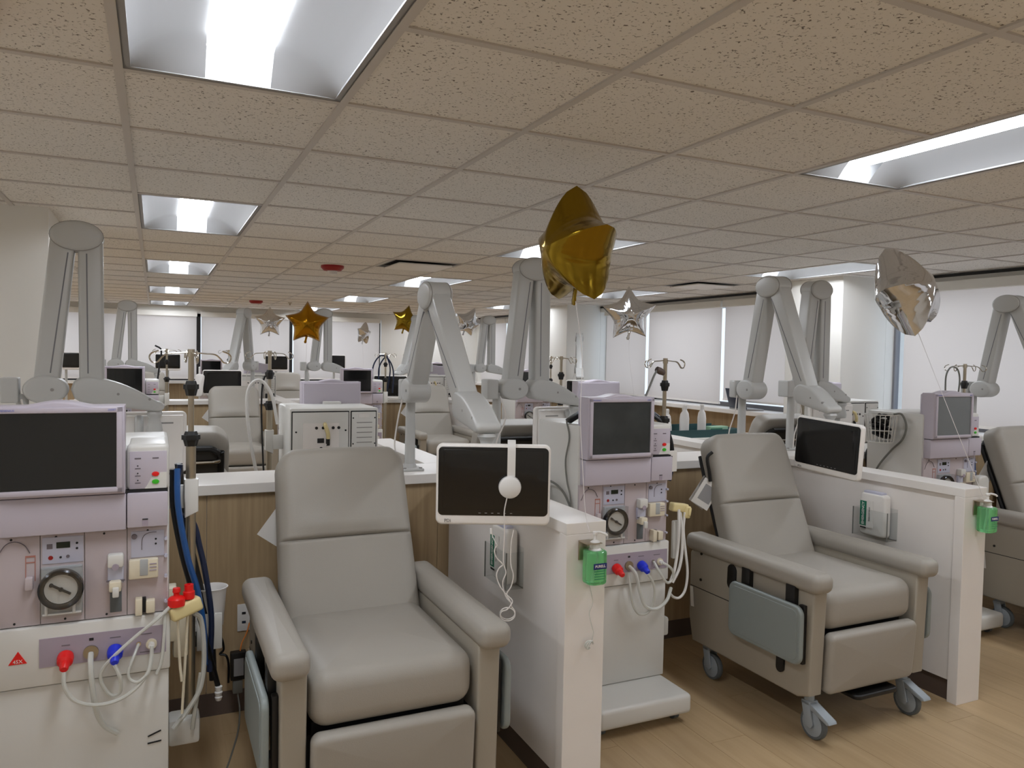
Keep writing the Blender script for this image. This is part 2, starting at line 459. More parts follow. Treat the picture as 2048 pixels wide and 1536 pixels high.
    shade('right', 0.95, 4.70, 2.27, 1.08, 'widest white roller shade, behind the silver balloon and the machine with the wire basket', None)
    shade('right', 5.62, 7.07, 2.27, 1.12, 'lowered white roller shade behind the laptop, beside the square column', None)
    shade('right', 7.13, 8.59, 2.27, 1.07, 'lowered white roller shade above the bottles and teal tray', None)
    shade('right', 8.66, 9.66, 2.27, 1.07, 'narrow white roller shade beside a strip of bare glass', None)
    shade('right', 10.6, 11.87, 2.27, 1.07, 'white roller shade just past the far square column', 'shades past the far column')
    shade('right', 11.93, 13.17, 2.27, 1.07, 'white roller shade between two thin mullions past the far column', 'shades past the far column')
    shade('right', 13.23, 14.45, 2.27, 1.07, 'last white roller shade of the side wall, at the room corner', 'shades past the far column')
    shade('far', -2.15, -0.89, 2.24, 1.07, 'white roller shade on the far wall behind the tall folded grey arm', 'shades on the far wall')
    shade('far', -0.81, 0.67, 2.24, 1.07, 'white roller shade on the far wall above the machine with the blue screen reflection', 'shades on the far wall')
    shade('far', 0.75, 2.28, 2.24, 1.07, 'white roller shade on the far wall behind the silver star balloon', 'shades on the far wall')
    shade('far', 2.36, 4.0, 2.24, 1.07, 'white roller shade on the far wall behind the gold star balloon', 'shades on the far wall')
shell()

def ceiling_fixtures():
    W, L = TILE, 2*TILE
    root = thing('ceiling_light', 'x', 'ceiling light')
    e = 0.0125
    f = B()
    for lo, hi in (((e, e, 0), (W-e, e+0.018, 0.02)), ((e, L-e-0.018, 0), (W-e, L-e, 0.02)), ((e, e, 0), (e+0.018, L-e, 0.02)), ((W-e-0.018, e, 0), (W-e, L-e, 0.02))): f.box(lo, hi)
    f.done('frame', 'reflector', root, smooth=False)
    # concave reflector wings with curved ends
    r = B(); n = 10; cw = 0.088
    def prof(t): return 0.004+0.085*math.sin(t*PI/2)**0.8      # t 0 at rim -> 1 at lens
    xs = [e+0.018+(W/2-cw-e-0.018)*k/n for k in range(n+1)]
    ys = [e+0.018, e+0.05, e+0.09, e+0.13, L-e-0.13, L-e-0.09, L-e-0.05, L-e-0.018]
    def endf(y):
        d = min(y-(e+0.018), L-e-0.018-y); return min(1.0, math.sin(min(1, d/0.12)*PI/2))
    for side in (0, 1):
        G = []
        for y in ys:
            row = []
            for k, x in enumerate(xs):
                z = prof(k/n)*endf(y)+0.002
                row.append(r.bm.verts.new((x if side == 0 else W-x, y, z)))
            G.append(row)
        for a in range(len(ys)-1):
            for b in range(n): r.bm.faces.new((G[a][b], G[a][b+1], G[a+1][b+1], G[a+1][b]))
    r.box((e, e, 0.105), (W-e, L-e, 0.115)).box((e, e, 0.0), (e+0.004, L-e, 0.11)).box((W-e-0.004, e, 0.0), (W-e, L-e, 0.11)).box((e, e, 0.0), (W-e, e+0.004, 0.11)).box((e, L-e-0.004, 0.0), (W-e, L-e, 0.11))
    r.done('reflector', 'reflector', root)
    # lens: rounded bar of light
    pts = []
    for k in range(13):
        a = PI*k/12; pts.append((W/2+cw*math.cos(a), 0.094-0.036*math.sin(a)))
    B().prism(pts[::-1], e+0.024, L-e-0.024, 'y', 0.014, 3).done('lens', 'lens', root)
    names = {-4: 'of the wall-side row', 0: 'of the row near the column', 4: 'of the middle row', 8: 'of the window-side row'}
    order = {-7: 'behind the entrance bays', -2: 'over the nearest bays', 3: 'over the second bays', 8: 'over the middle aisle', 13: 'over the far bays', 18: 'close to the far wall'}
    first = True
    for i in (-4, 0, 4, 8):
        for j in (-7, -2, 3, 8, 13, 18):
            if GX+i*TILE < XL or GX+(i+1)*TILE > XR or GY+j*TILE < YB: continue
            o = root if first else dup(root); first = False
            o.location = (GX+i*TILE, GY+j*TILE, ZC-0.004)
            tag(o, 'lit recessed light %s, %s' % (names[i], order[j]), 'ceiling light', 'recessed ceiling lights')
    for (i, j), lab in (((3, 6), 'square white supply vent with dark edge beside the red ceiling strobe'), ((8, 6), 'plain square white vent panel near the side windows')):
        v = thing('ceiling_vent', lab, 'vent', (GX+i*TILE, GY+j*TILE, ZC))
        B().box((0.03, 0.03, 0.012), (W-0.03, W-0.03, 0.03)).done('throat', 'dark_gap', v, smooth=False)
        B().cushion(W-0.14, W-0.14, 0.012, 0.02, 0.005, 0, T(W/2, W/2, -0.02) @ RX(PI/2)).done('plate', 'counter_white', v)
        f = B()
        for lo, hi in (((0.012, 0.012, -0.004), (W-0.012, 0.035, 0.016)), ((0.012, W-0.035, -0.004), (W-0.012, W-0.012, 0.016)), ((0.012, 0.012, -0.004), (0.035, W-0.012, 0.016)), ((W-0.035, 0.012, -0.004), (W-0.012, W-0.012, 0.016))): f.box(lo, hi)
        f.done('frame', 'reflector', v, smooth=False)
        B().cyl((W/2, W/2, -0.015), (W/2, W/2, 0.02), 0.01).done('stem', 'reflector', v)
    for (x, y), lab in (((-0.425, 2.060), 'red fire alarm strobe on the ceiling over the red-triangle machine'), ((1.42, 6.83), 'red fire alarm strobe on the ceiling beside the vent'), ((1.40, 12.3), 'small red fire alarm strobe on the ceiling near the far wall')):
        v = thing('fire_strobe', lab, 'fire alarm', (x, y, ZC))
        B().lathe([(0, 0.004), (0.1, 0.004), (0.1, -0.02), (0.075, -0.045), (0, -0.05)], 24).done('base', 'fire_red', v)
        B().lathe([(0.045, -0.045), (0.04, -0.075), (0, -0.085)], 16).done('lens', 'tube_white', v)
    v = thing('sprinkler', 'tiny dark sprinkler head on the ceiling near the far strobe', 'sprinkler', (1.92, 12.4, ZC))
    B().lathe([(0, 0.002), (0.035, 0.002), (0.03, -0.01), (0.012, -0.012), (0.012, -0.04), (0.022, -0.042), (0, -0.046)], 12).done('head', 'steel', v)
ceiling_fixtures()

# ------------------------------------------------------------------ low walls and partitions
ZT = 1.02
PX0, PIT = 1.293, 2.107      # first partition x, bay pitch
def low_wall(y0, y1, x0, x1, label):
    o = thing('low_wall', label, 'low wall', (0, 0, 0))
    w = 1.0535; x = x0
    while x < x1-0.01:
        xe = min(x+w, x1)
        for ya, yb in ((y0+0.03, y0+0.05), (y1-0.05, y1-0.03)):
            B().box((x+0.001, ya, 0.1), (xe-0.001, yb, ZT-0.045)).done('wood_panel', 'wood_panel', o, smooth=False)
        x = xe
    B().box((x0+0.01, y0+0.05, 0.0), (x1-0.01, y1-0.05, ZT-0.045)).done('core', 'white_laminate', o, smooth=False)
    B().box((x0, y0+0.026, 0.0), (x1, y1-0.026, 0.1)).done('kick_base', 'base_brown', o, smooth=False)
    B().box((x0, y0, ZT-0.045), (x1, y1, ZT), 0.003).done('counter', 'counter_white', o, smooth=False)
    return o
low_wall(3.49, 3.84, -0.85, 5.70, 'wood-panelled low wall with white counter behind the two nearest recliners')
low_wall(9.3, 9.65, -0.85, 5.60, 'far wood-panelled low wall with white counter behind the middle recliners')

def partition(x, y0, y1, label, open_end):
    # y0 = free end; slab of thickness 0.16 with framed recessed panels
    o = thing('partition', label, 'partition', (x, 0, 0))
    a, b = min(y0, y1), max(y0, y1)
    B().box((0.012, a+0.04, 0.1), (0.148, b, ZT-0.04)).done('panel', 'white_laminate', o, smooth=False)
    B().box((0.02, a+0.04, 0.0), (0.14, b, 0.1)).done('kick_base', 'base_brown', o, smooth=False)
    e0, e1 = (y0, y0+0.05) if y0 < y1 else (y0-0.05, y0)
    B().box((0, e0, 0.0), (0.16, e1, ZT-0.04), 0.002).done('end_post', 'white_laminate', o, smooth=False)
    B().box((0, a, ZT-0.04), (0.16, b, ZT), 0.002).done('cap', 'counter_white', o, smooth=False)
    return o
partition(PX0, 2.295, 3.488, 'white partition whose end holds the sanitizer bottle under the big gold balloon', 0)
partition(PX0+PIT, 2.295, 3.488, 'white partition beside the recliner with the grey side tray, sanitizer on its end', 0)
partition(PX0-PIT, 2.295, 3.488, 'white partition on the far side of the machine with the red triangle', 0)
partition(PX0+2*PIT, 2.295, 3.488, 'white partition beyond the recliner nearest the window wall', 0)
for k, lab in enumerate(('white partition running back behind the machine with the exposed back panel', 'white partition running back beside the teal tray', )):
    partition(PX0+k*PIT, 5.04, 3.842, lab, 0)
partition(PX0-PIT, 5.04, 3.842, 'white partition running back near the square wall column', 0)
partition(PX0+2*PIT, 5.04, 3.842, 'white partition running back toward the windows by the column', 0)
for k, lab in enumerate(('white partition in the middle rows near the wall side', 'white partition in the middle rows beside the recliner facing the aisle', 'white partition in the middle rows under the gold balloon with two points showing')):
    partition(PX0+(k-1)*PIT, 8.1, 9.298, lab, 0)
    partition(PX0+(k-1)*PIT, 10.85, 9.652, lab.replace('in the middle rows', 'on the far side of the middle counter'), 0)

# ------------------------------------------------------------------ recliner
def make_chair():
    o = thing('recliner_chair', 'x', 'chair')
    M0 = lambda x, y, z, ax=0: T(x, y, z) @ RX(ax)
    # back: slab tilted 22 degrees; foot at y .56 z .55
    tilt = -math.radians(22.5); d = 0.125
    by, bz = 0.605, 0.53
    Mback = T(0, by, bz) @ RX(tilt)
    H, W2, zs = 0.725, 0.26, 0.362
    def slab(z0, z1, name):
        # part of one continuous padded back: rounded outline, crease at zs, swell above it
        def hw(z):
            w = W2-0.012*(z/H-0.5)
            for rc, d0 in ((0.085, H-z), (0.05, z)):
                if d0 < rc: w -= rc-math.sqrt(max(rc*rc-(rc-d0)**2, 0))
            return w
        zz = [0, 0.002, 0.006, 0.012, 0.02, 0.03, 0.042, 0.055, 0.08, 0.12, 0.2, 0.28, 0.32, 0.335, 0.345, 0.352, 0.357, 0.36, zs, 0.364, 0.367, 0.372, 0.379, 0.389, 0.402, 0.42, 0.45, 0.5, 0.56, 0.61, 0.64, 0.66, 0.675, 0.69, 0.7, 0.708, 0.715, 0.72, 0.7235, H]
        zz = [z for z in zz if z0-1e-6 <= z <= z1+1e-6]
        ss = [-1, -0.995, -0.98, -0.95, -0.91, -0.86, -0.78, -0.6, -0.4, -0.2, 0]; ss = ss+[-q for q in ss[-2::-1]]
        b = B(); F = []; K = []
        for z in zz:
            h = hw(z); fr = []; bk = []
            for q in ss:
                x = q*h; re = 0.045
                dist = max(min(h-abs(x), z, H-z), 0)
                rd = re-math.sqrt(max(re*re-(re-min(dist, re))**2, 0))
                y = -d/2+rd-0.012*(1-q*q)
                cen = max(0, 1-(abs(x)/0.19)**4)
                y += 0.014*math.exp(-((z-zs)/0.005)**2)*(1 if h-abs(x) > 0.02 else 0.4)
                if z > zs: y -= 0.020*cen*math.exp(-((z-zs-0.055)/0.045)**2)
                fr.append(b.bm.verts.new((x, y, z))); bk.append(b.bm.verts.new((x, d/2-rd*0.7, z)))
            F.append(fr); K.append(bk)
        n = len(ss)
        for A, C in ((F, 0), (K, 1)):
            for r0, r1 in zip(A, A[1:]):
                for k in range(n-1): b.bm.faces.new((r0[k], r0[k+1], r1[k+1], r1[k]))
        for k in range(len(zz)-1):
            for e in (0, -1): b.bm.faces.new((F[k][e], F[k+1][e], K[k+1][e], K[k][e]))
        for r0, r1 in ((F[0], K[0]), (F[-1], K[-1])):
            for k in range(n-1): b.bm.faces.new((r0[k], r0[k+1], r1[k+1], r1[k]))
        bmesh.ops.transform(b.bm, matrix=Mback, verts=b.bm.verts[:])
        return b.done(name, 'vinyl', o, ang=60)
    back = slab(0, zs, 'backrest')
    head = slab(zs, H, 'headrest')
    # seat
    B().cushion(0.53, 0.60, 0.18, 0.06, 0.06, 0.02, T(0, 0.325, 0.545) @ RX(-PI/2)).done('seat', 'vinyl', o)
    B().box((-0.25, 0.09, 0.36), (0.25, 0.62, 0.465)).done('seat_pan', 'black_plastic', o, smooth=False)
    # footrest
    B().cushion(0.525, 0.262, 0.06, 0.03, 0.022, 0.008, T(0.0, 0.035, 0.325) @ RX(math.radians(4))).done('footrest', 'vinyl', o)
    for s in (-1, 1):
        # side panel
        p = [(0.035, 0.20), (0.02, 0.66), (0.80, 0.66), (0.83, 0.62), (0.83, 0.30), (0.80, 0.175), (0.10, 0.175)]
        sp = B().prism(p, 0.274*s, 0.352*s, 'x', 0.012, 3).done('side_panel', 'vinyl_side', o)
        B().box((0.351*s-0.0015, 0.36, 0.452), (0.351*s+0.0015, 0.82, 0.456)).done('seam', 'dark_gap', sp, smooth=False)
        for z in (0.63, 0.50): B().cyl((0.349*s, 0.74, z), (0.356*s, 0.74, z), 0.007, n=10).done('screw', 'black_plastic', sp)
        # arm pad
        B().cushion(0.115, 0.86, 0.085, 0.035, 0.034, 0.006, T(0.325*s, 0.415, 0.68) @ RX(-PI/2)).done('armrest', 'vinyl', o)
        # folding side tray on the outside
        tx = 0.392*s
        tr = B().cushion(0.44, 0.25, 0.024, 0.04, 0.009, 0, T(tx, 0.26, 0.455) @ RZ(PI/2*s) ).done('side_tray', 'tray_grey', o)
        B().cushion(0.405, 0.215, 0.004, 0.03, 0.0018, 0, T(tx+0.0125*s, 0.26, 0.455) @ RZ(PI/2*s)).done('tray_face', 'tray_grey', tr)
        for yy in (0.13, 0.40):
            B().box((0.35*s-0.004, yy-0.028, 0.52), (0.35*s+0.034*s if s > 0 else 0.35*s+0.004, yy+0.028, 0.655)) if False else None
            lo = (min(0.352*s, 0.378*s), yy-0.026, 0.50); hi = (max(0.352*s, 0.378*s), yy+0.026, 0.65)
            B().box(lo, hi, 0.004).done('tray_hinge', 'black_plastic', tr)
        B().box((min(0.352*s, 0.372*s), 0.055, 0.33), (max(0.352*s, 0.372*s), 0.085, 0.58), 0.004).done('tray_stop', 'black_plastic', tr)
        kn = [(0.19+0.021*math.cos(a), 0.30+(0.03 if math.sin(a) > 0 else -0.03)+0.021*math.sin(a)) for a in [2*PI*q/20 for q in range(20)]]
        B().prism(kn, 0.350*s, 0.366*s, 'x', 0.003).done('release_lever', 'black_plastic', o)
        kn = [(0.515+0.03*math.cos(a), 0.575+(0.03 if math.sin(a) > 0 else -0.03)+0.03*math.sin(a)) for a in [2*PI*q/20 for q in range(20)]]
        B().prism(kn, 0.350*s, 0.358*s, 'x', 0.002).done('recline_handle', 'black_plastic', o)
    # chassis
    B().box((-0.285, 0.06, 0.185), (0.285, 0.82, 0.215)).box((-0.29, 0.1, 0.215), (-0.25, 0.8, 0.42)).box((0.25, 0.1, 0.215), (0.29, 0.8, 0.42)).done('chassis', 'black_plastic', o, smooth=False)
    B().box((-0.27, 0.10, 0.22), (0.27, 0.13, 0.40)).done('leg_well', 'dark_gap', o, smooth=False)
    B().cushion(0.26, 0.13, 0.022, 0.03, 0.008, 0, T(0.02, 0.06, 0.165) @ RX(-PI/2)).done('foot_pad', 'black_plastic', o)
    # casters
    for sx in (-1, 1):
        for y, fr in ((0.09, True), (0.74, False)):
            x = 0.288*sx
            c = B().cyl((x, y, 0.15), (x, y, 0.19), 0.021)
            c.prism([(y-0.024, 0.155), (y+0.02, 0.155), (y-0.005, 0.055), (y-0.035, 0.05), (y-0.045, 0.065)], x+0.017, x+0.026, 'x', 0.002).prism([(y-0.024, 0.155), (y+0.02, 0.155), (y-0.005, 0.055), (y-0.035, 0.05), (y-0.045, 0.065)], x-0.026, x-0.017, 'x', 0.002)
            c.box((x-0.026, y-0.024, 0.14), (x+0.026, y+0.02, 0.158), 0.004)
            c = c.done('caster', 'caster_grey', o)
            wy = y-0.03
            B().lathe([(0, -0.012), (0.045, -0.012), (0.062, -0.013), (0.066, -0.006), (0.066, 0.006), (0.062, 0.013), (0.045, 0.012), (0, 0.012)], 28, T(x, wy, 0.066) @ RY(PI/2)).done('tyre', 'tyre_grey', c)
            B().lathe([(0, -0.0145), (0.02, -0.0165), (0.024, -0.0135), (0.048, -0.0145), (0.052, -0.0125), (0.052, 0.0125), (0.048, 0.0145), (0.024, 0.0135), (0.02, 0.0165), (0, 0.0145)], 24, T(x, wy, 0.066) @ RY(PI/2)).done('wheel', 'caster_grey', c)
            if fr:
                B().prism([(y-0.02, 0.156), (y-0.02, 0.13), (y-0.115, 0.098), (y-0.13, 0.104), (y-0.125, 0.114)], x-0.024, x+0.024, 'x', 0.004).done('brake_pedal', 'caster_grey', c)
    # rear: black shell, grab bar
    cy = by+math.sin(-tilt)*0.36; cz = bz+math.cos(tilt)*0.36
    Mb = T(0, cy, cz) @ RX(tilt)
    B().cushion(0.44, 0.62, 0.02, 0.07, 0.008, 0, Mb @ T(0, d/2+0.008, -0.01)).done('back_panel', 'mesh_grey', o)
    fr = B(); pts = []
    w2, t2, r2 = 0.215, 0.30, 0.07
    path = [(-w2, -0.33)]+[(-w2, t2-r2)]+[(-w2+r2-r2*math.cos(a), t2-r2+r2*math.sin(a)) for a in (0.5, 1.0, 1.35)]+[(-w2+r2, t2), (w2-r2, t2)]+[(w2-r2+r2*math.sin(a), t2-r2+r2*math.cos(a)) for a in (0.2, 0.57, 1.07)]+[(w2, t2-r2), (w2, -0.33)]
    fr.tube([Mb @ Vector((x, d/2+0.03, z)) for x, z in path], 0.016, 8, 3).done('back_frame', 'black_plastic', o)
    B().tube([Mb @ Vector((x, d/2+yy, 0.235)) for x, yy in ((-0.2, 0.03), (-0.17, 0.05), (0.17, 0.05), (0.2, 0.03))], 0.011, 8, 4).done('push_bar', 'chrome', o)
    # tags
    B().box((-0.05, 0, -0.075), (0.05, 0.0012, 0.075), M=T(-0.235, 0.885, 0.905) @ RZ(-0.1) @ RY(0.62)).done('care_tag', 'paper', o, smooth=False)
    B().box((-0.012, 0, -0.05), (0.012, 0.0012, 0.05), M=T(-0.356, 0.80, 0.40) @ RZ(PI/2) @ RY(0.12)).done('size_tag', 'paper', o, smooth=False)
    return o
chair0 = make_chair()
CH = [((0.685, 2.245), 0, 'beige recliner under the hanging screen with white headphones', None),
      ((2.82, 2.27), 0, 'beige recliner showing its grey fold-down side tray, beside machine number 21', None),
      ((4.97, 2.18), 0, 'beige recliner beside the machine with the wire basket, by the window wall', None),
      ((0.09, 5.03), PI, 'beige recliner seen from behind, its black back frame above the counter beside the red-capped machine', 'recliners seen from behind'),
      ((1.97, 5.03), PI, 'beige recliner seen from behind through the arm of the headphone screen', 'recliners seen from behind'),
      ((4.12, 5.03), PI, 'beige recliner seen from behind near the laptop on the sill', 'recliners seen from behind'),
      ((0.77, 7.86), 0, 'beige recliner facing the aisle with a dark screen right behind its head', 'recliners across the aisle'),
      ((3.02, 8.06), 0, 'beige recliner facing the aisle behind the leaning white arm', 'recliners across the aisle'),
      ((5.05, 7.95), 0, 'beige recliner across the aisle near the far column', 'recliners across the aisle'),
      ((2.15, 13.45), 0, 'small far beige recliner against the wood wall beside the gold balloon', 'recliners at the far wall'),
      ((-0.1, 13.45), 0, 'small far beige recliner against the wood wall near the corner', 'recliners at the far wall')]
for n, ((x, y), rz, lab, grp) in enumerate(CH):
    c = chair0 if n == 0 else dup(chair0)
    c.location = (x, y, 0); c.rotation_euler = (0, 0, rz); tag(c, lab, 'chair', grp or 'beige recliners')
    if n == 1:
        B().tube([(-0.262, 0.79, 1.13), (-0.285, 0.80, 1.10), (-0.275, 0.795, 1.03), (-0.27, 0.79, 0.98)], 0.009, 6, 4).done('strap', 'black_plastic', c)
        B().box((-0.05, 0, -0.07), (0.05, 0.0012, 0.07), M=T(-0.285, 0.80, 0.915) @ RZ(-0.3) @ RY(0.55)).done('care_tag', 'paper', c, smooth=False)
        B().box((-0.03, -0.0006, -0.04), (0.04, 0.0, 0.045), M=T(-0.285, 0.80, 0.915) @ RZ(-0.3) @ RY(0.55)).done('tag_print', 'paper_print', c, smooth=False)

# ------------------------------------------------------------------ dialysis machine
def make_machine():
    o = thing('dialysis_machine', 'x', 'medical machine')
    def bx(name, lo, hi, m, r=0.0, par=None, seg=2): return B().box(lo, hi, r, seg).done(name, m, par or o)
    def disc(name, x, z, y0, y1, r, m, par=None, n=20, r1=None): return B().cyl((x, y0, z), (x, y1, z), r, r1, n).done(name, m, par or o)
    # base and casters
    bx('base', (-0.235, -0.215, 0.045), (0.235, 0.40, 0.132), 'machine_white', 0.018, seg=3)
    for x in (-0.19, 0.19):
        for y in (-0.14, 0.34):
            B().cyl((x-0.012, y, 0.03), (x+0.012, y, 0.03), 0.03).done('caster', 'tyre_grey', o)
    body = bx('cabinet', (-0.237, 0.012, 0.125), (0.237, 0.40, 1.30), 'machine_white', 0.012)
    ld = bx('lower_door', (-0.236, 0.0, 0.135), (0.236, 0.02, 0.578), 'machine_white', 0.004)
    hp = bx('connector_shelf', (-0.24, -0.014, 0.583), (0.24, 0.02, 0.763), 'machine_white', 0.006)
    bx('connector_strip', (-0.117, -0.0165, 0.640), (0.228, -0.013, 0.727), 'lavender_dark', 0, hp)
    # hydraulic connectors
    for x, m in ((-0.048, 'red'), (0.085, 'blue')):
        c = B().lathe([(0, 0), (0.021, 0), (0.023, 0.012), (0.021, 0.03), (0.014, 0.036), (0.012, 0.058), (0.009, 0.062), (0, 0.062)], 18, T(x, -0.016, 0.668) @ RX(PI/2+0.35)).done('fluid_connector', m, hp)
    disc('sample_port', 0.019, 0.670, -0.024, -0.014, 0.021, 'steel', hp)
    disc('small_port', 0.150, 0.677, -0.022, -0.014, 0.007, 'chrome', hp)
    disc('round_port', 0.186, 0.672, -0.024, -0.014, 0.016, 'ivory', hp)
    disc('port_plug', 0.186, 0.672, -0.04, -0.022, 0.009, 'tube_white', hp)
    for x, z, w in ((-0.048, 0.70, 0.022), (0.085, 0.706, 0.03), (0.17, 0.705, 0.034), (0.17, 0.648, 0.034)):
        bx('print_line', (x-w/2, -0.0172, z-0.0015), (x+w/2, -0.0164, z+0.0015), 'ink_grey', 0, hp)
    bx('print_mark', (0.014, -0.0172, 0.705), (0.026, -0.0164, 0.713), 'ink', 0, hp)
    # module row
    edges = (-0.234, -0.115, 0.001, 0.117, 0.232)
    mods = []
    for a, b in zip(edges, edges[1:]):
        p = bx('module_panel', (a+0.001, 0.002, 0.766), (b-0.001, 0.016, 1.040), 'module_pink', 0.001); mods.append(p)
        for z in (0.776, 1.028):
            disc('screw', (a+b)/2+random.uniform(-.02, .02), z, 0.0005, 0.004, 0.0035, 'ink', p, 8)
    m0, m1, m2, m3 = mods
    # left module: printed tube path and syringe holder
    arc = [(-0.225, 0.0, 0.975), (-0.205, 0.0, 1.012), (-0.18, 0.0, 1.022), (-0.155, 0.0, 1.01), (-0.141, 0.0, 0.985)]
    B().tube(arc, 0.0012, 5, 4).done('print_line', 'ink_grey', m0)
    for lo, hi in (((-0.152, 0.0005, 0.972), (-0.128, 0.0022, 0.977)), ((-0.152, 0.0005, 0.955), (-0.128, 0.0022, 0.958)), ((-0.153, 0.0005, 0.90), (-0.151, 0.0022, 0.977)), ((-0.129, 0.0005, 0.90), (-0.127, 0.0022, 0.977))):
        bx('print_line', lo, hi, 'print_red', 0, m0)
    bx('syringe_clip', (-0.152, -0.02, 0.878), (-0.132, 0.004, 0.915), 'module_pink', 0.003, m0)
    # blood pump
    bx('pump_control', (-0.110, -0.001, 0.948), (-0.002, 0.004, 1.027), 'plate_blue', 0.001, m1)
    bx('pump_display', (-0.073, -0.003, 0.994), (-0.037, 0.0, 1.012), 'display_green', 0, m1)
    for x, z in ((-0.019, 1.006), (-0.019, 0.990), (-0.062, 0.966)): disc('pump_button', x, z, -0.003, 0.0, 0.0035, 'ink', m1, 8)
    disc('pump_button', -0.088, 0.966, -0.002, 0.0, 0.0065, 'fire_red', m1, 12); disc('pump_button', -0.043, 0.967, -0.003, 0.0, 0.005, 'ink_grey', m1, 10)
    bx('print_mark', (-0.098, -0.002, 0.993), (-0.083, 0.0, 1.008), 'ink_grey', 0, m1)
    ph = bx('pump_housing', (-0.112, -0.014, 0.792), (-0.003, 0.004, 0.940), 'pump_grey', 0.004, m1)
    # raceway ring
    B().lathe([(0.060, 0.0), (0.060, 0.022), (0.055, 0.026), (0.046, 0.022), (0.044, 0.0)], 36, T(-0.059, -0.012, 0.875) @ RX(PI/2)).done('pump_raceway', 'rotor_dark', m1)
    disc('pump_rotor', -0.059, 0.875, -0.026, -0.012, 0.044, 'rotor_face', m1, 32)
    B().box((-0.03, -0.032, -0.003), (0.03, -0.026, 0.003), M=T(-0.059, 0, 0.875) @ RY(0.55)).cyl((-0.059, -0.034, 0.875), (-0.059, -0.026, 0.875), 0.006, n=10).cyl((-0.084, -0.034, 0.890), (-0.084, -0.026, 0.890), 0.0055, n=10).done('rotor_crank', 'ink', m1)
    for x in (-0.098, -0.026): bx('tube_clip', (x-0.004, -0.024, 0.797), (x+0.004, -0.012, 0.83), 'tube_white', 0.002, m1)
    bx('cover_bar', (-0.108, -0.022, 0.796), (-0.006, -0.014, 0.802), 'tube_white', 0.002, m1)
    for lo, hi in (((-0.112, -0.036, 0.938), (-0.003, -0.014, 0.941)), ((-0.112, -0.036, 0.793), (-0.110, -0.014, 0.941)), ((-0.005, -0.036, 0.793), (-0.003, -0.014, 0.941)), ((-0.112, -0.038, 0.793), (-0.003, -0.036, 0.941))):
        bx('pump_cover', lo, hi, 'pump_cover', 0, m1)
    # level detector column
    lv = bx('level_clamp', (0.064, -0.03, 0.925), (0.108, 0.004, 0.966), 'machine_white', 0.006, m2)
    disc('clamp_notch', 0.086, 0.928, -0.032, -0.02, 0.010, 'lavender_dark', lv, 14)
    bx('clamp_rail', (0.064, -0.012, 0.872), (0.108, 0.004, 0.925), 'plate_blue', 0.002, m2)
    bx('line_clamp', (0.068, -0.038, 0.852), (0.102, 0.004, 0.884), 'ivory', 0.005, m2)
    bx('clamp_latch', (0.078, -0.048, 0.838), (0.096, -0.036, 0.868), 'machine_white', 0.003, m2)
    bx('clamp_slot', (0.070, -0.002, 0.780), (0.102, 0.006, 0.852), 'tyre_grey', 0.001, m2)
    bx('clamp_edge', (0.060, -0.016, 0.880), (0.112, -0.012, 0.884), 'ink_grey', 0, m2)
    # right module
    bx('chamber_plate', (0.128, -0.001, 0.945), (0.222, 0.004, 1.027), 'plate_blue', 0.001, m3)
    disc('chamber_knob', 0.137, 1.012, -0.008, 0.0, 0.008, 'ink_grey', m3, 12)
    for x, z in ((0.198, 1.0), (0.198, 0.985)): disc('chamber_button', x, z, -0.003, 0.0, 0.003, 'ink', m3, 8)
    B().tube([(0.158, -0.002, 0.968), (0.159, -0.002, 1.0), (0.168, -0.002, 1.016), (0.185, -0.002, 1.022), (0.2, -0.002, 1.022)], 0.001, 5, 3).done('print_line', 'ink_grey', m3)
    dc = bx('level_detector', (0.122, -0.024, 0.882), (0.205, 0.004, 0.942), 'ivory', 0.004, m3)
    bx('detector_channel', (0.153, -0.026, 0.892), (0.176, -0.02, 0.943), 'pump_grey', 0.002, dc)
    for z in (0.926, 0.916, 0.906): bx('detector_rib', (0.18, -0.026, z), (0.2, -0.023, z+0.003), 'lavender_dark', 0, dc)
    oc = bx('optical_clamp', (0.140, -0.03, 0.768), (0.160, 0.004, 0.820), 'ivory', 0.003, m3)
    bx('clamp_gap', (0.160, -0.012, 0.772), (0.170, 0.004, 0.818), 'ink', 0, m3)
    bx('clamp_block', (0.170, -0.028, 0.772), (0.196, 0.004, 0.812), 'ivory', 0.004, m3)
    for z in (1.0, 0.945, 0.88, 0.80): disc('line_hook', 0.227, z, -0.012, 0.004, 0.005, 'plate_blue', m3, 8)
    # drawer and small door
    bx('drawer', (-0.226, -0.034, 1.042), (0.115, 0.014, 1.153), 'lavender', 0.004)
    sd = bx('small_door', (0.1175, -0.034, 1.046), (0.232, 0.014, 1.153), 'lavender', 0.004)
    bx('door_latch', (0.160, -0.036, 1.070), (0.176, -0.033, 1.073), 'ink', 0, sd); bx('latch_tab', (0.160, -0.0352, 1.05), (0.176, -0.0335, 1.068), 'lavender_dark', 0, sd)
    bx('gap_strip', (-0.222, -0.02, 1.150), (0.232, 0.012, 1.160), 'dark_gap', 0)
    # status module
    stt = bx('status_module', (0.116, -0.012, 1.158), (0.236, 0.20, 1.302), 'machine_white', 0.014, seg=3)
    sp = bx('status_plate', (0.124, -0.0145, 1.163), (0.229, -0.011, 1.280), 'lavender', 0.001, stt)
    B().lathe([(0, 0), (0.0095, 0), (0.0085, 0.004), (0, 0.005)], 20, T(0.197, -0.0145, 1.208) @ RX(PI/2) @ Matrix.Diagonal((1.15, 0.8, 1, 1))).done('stop_button', 'red', stt)
    B().lathe([(0, 0), (0.0095, 0), (0.0085, 0.004), (0, 0.005)], 20, T(0.197, -0.0145, 1.184) @ RX(PI/2) @ Matrix.Diagonal((1.15, 0.8, 1, 1))).done('start_button', 'green', stt)
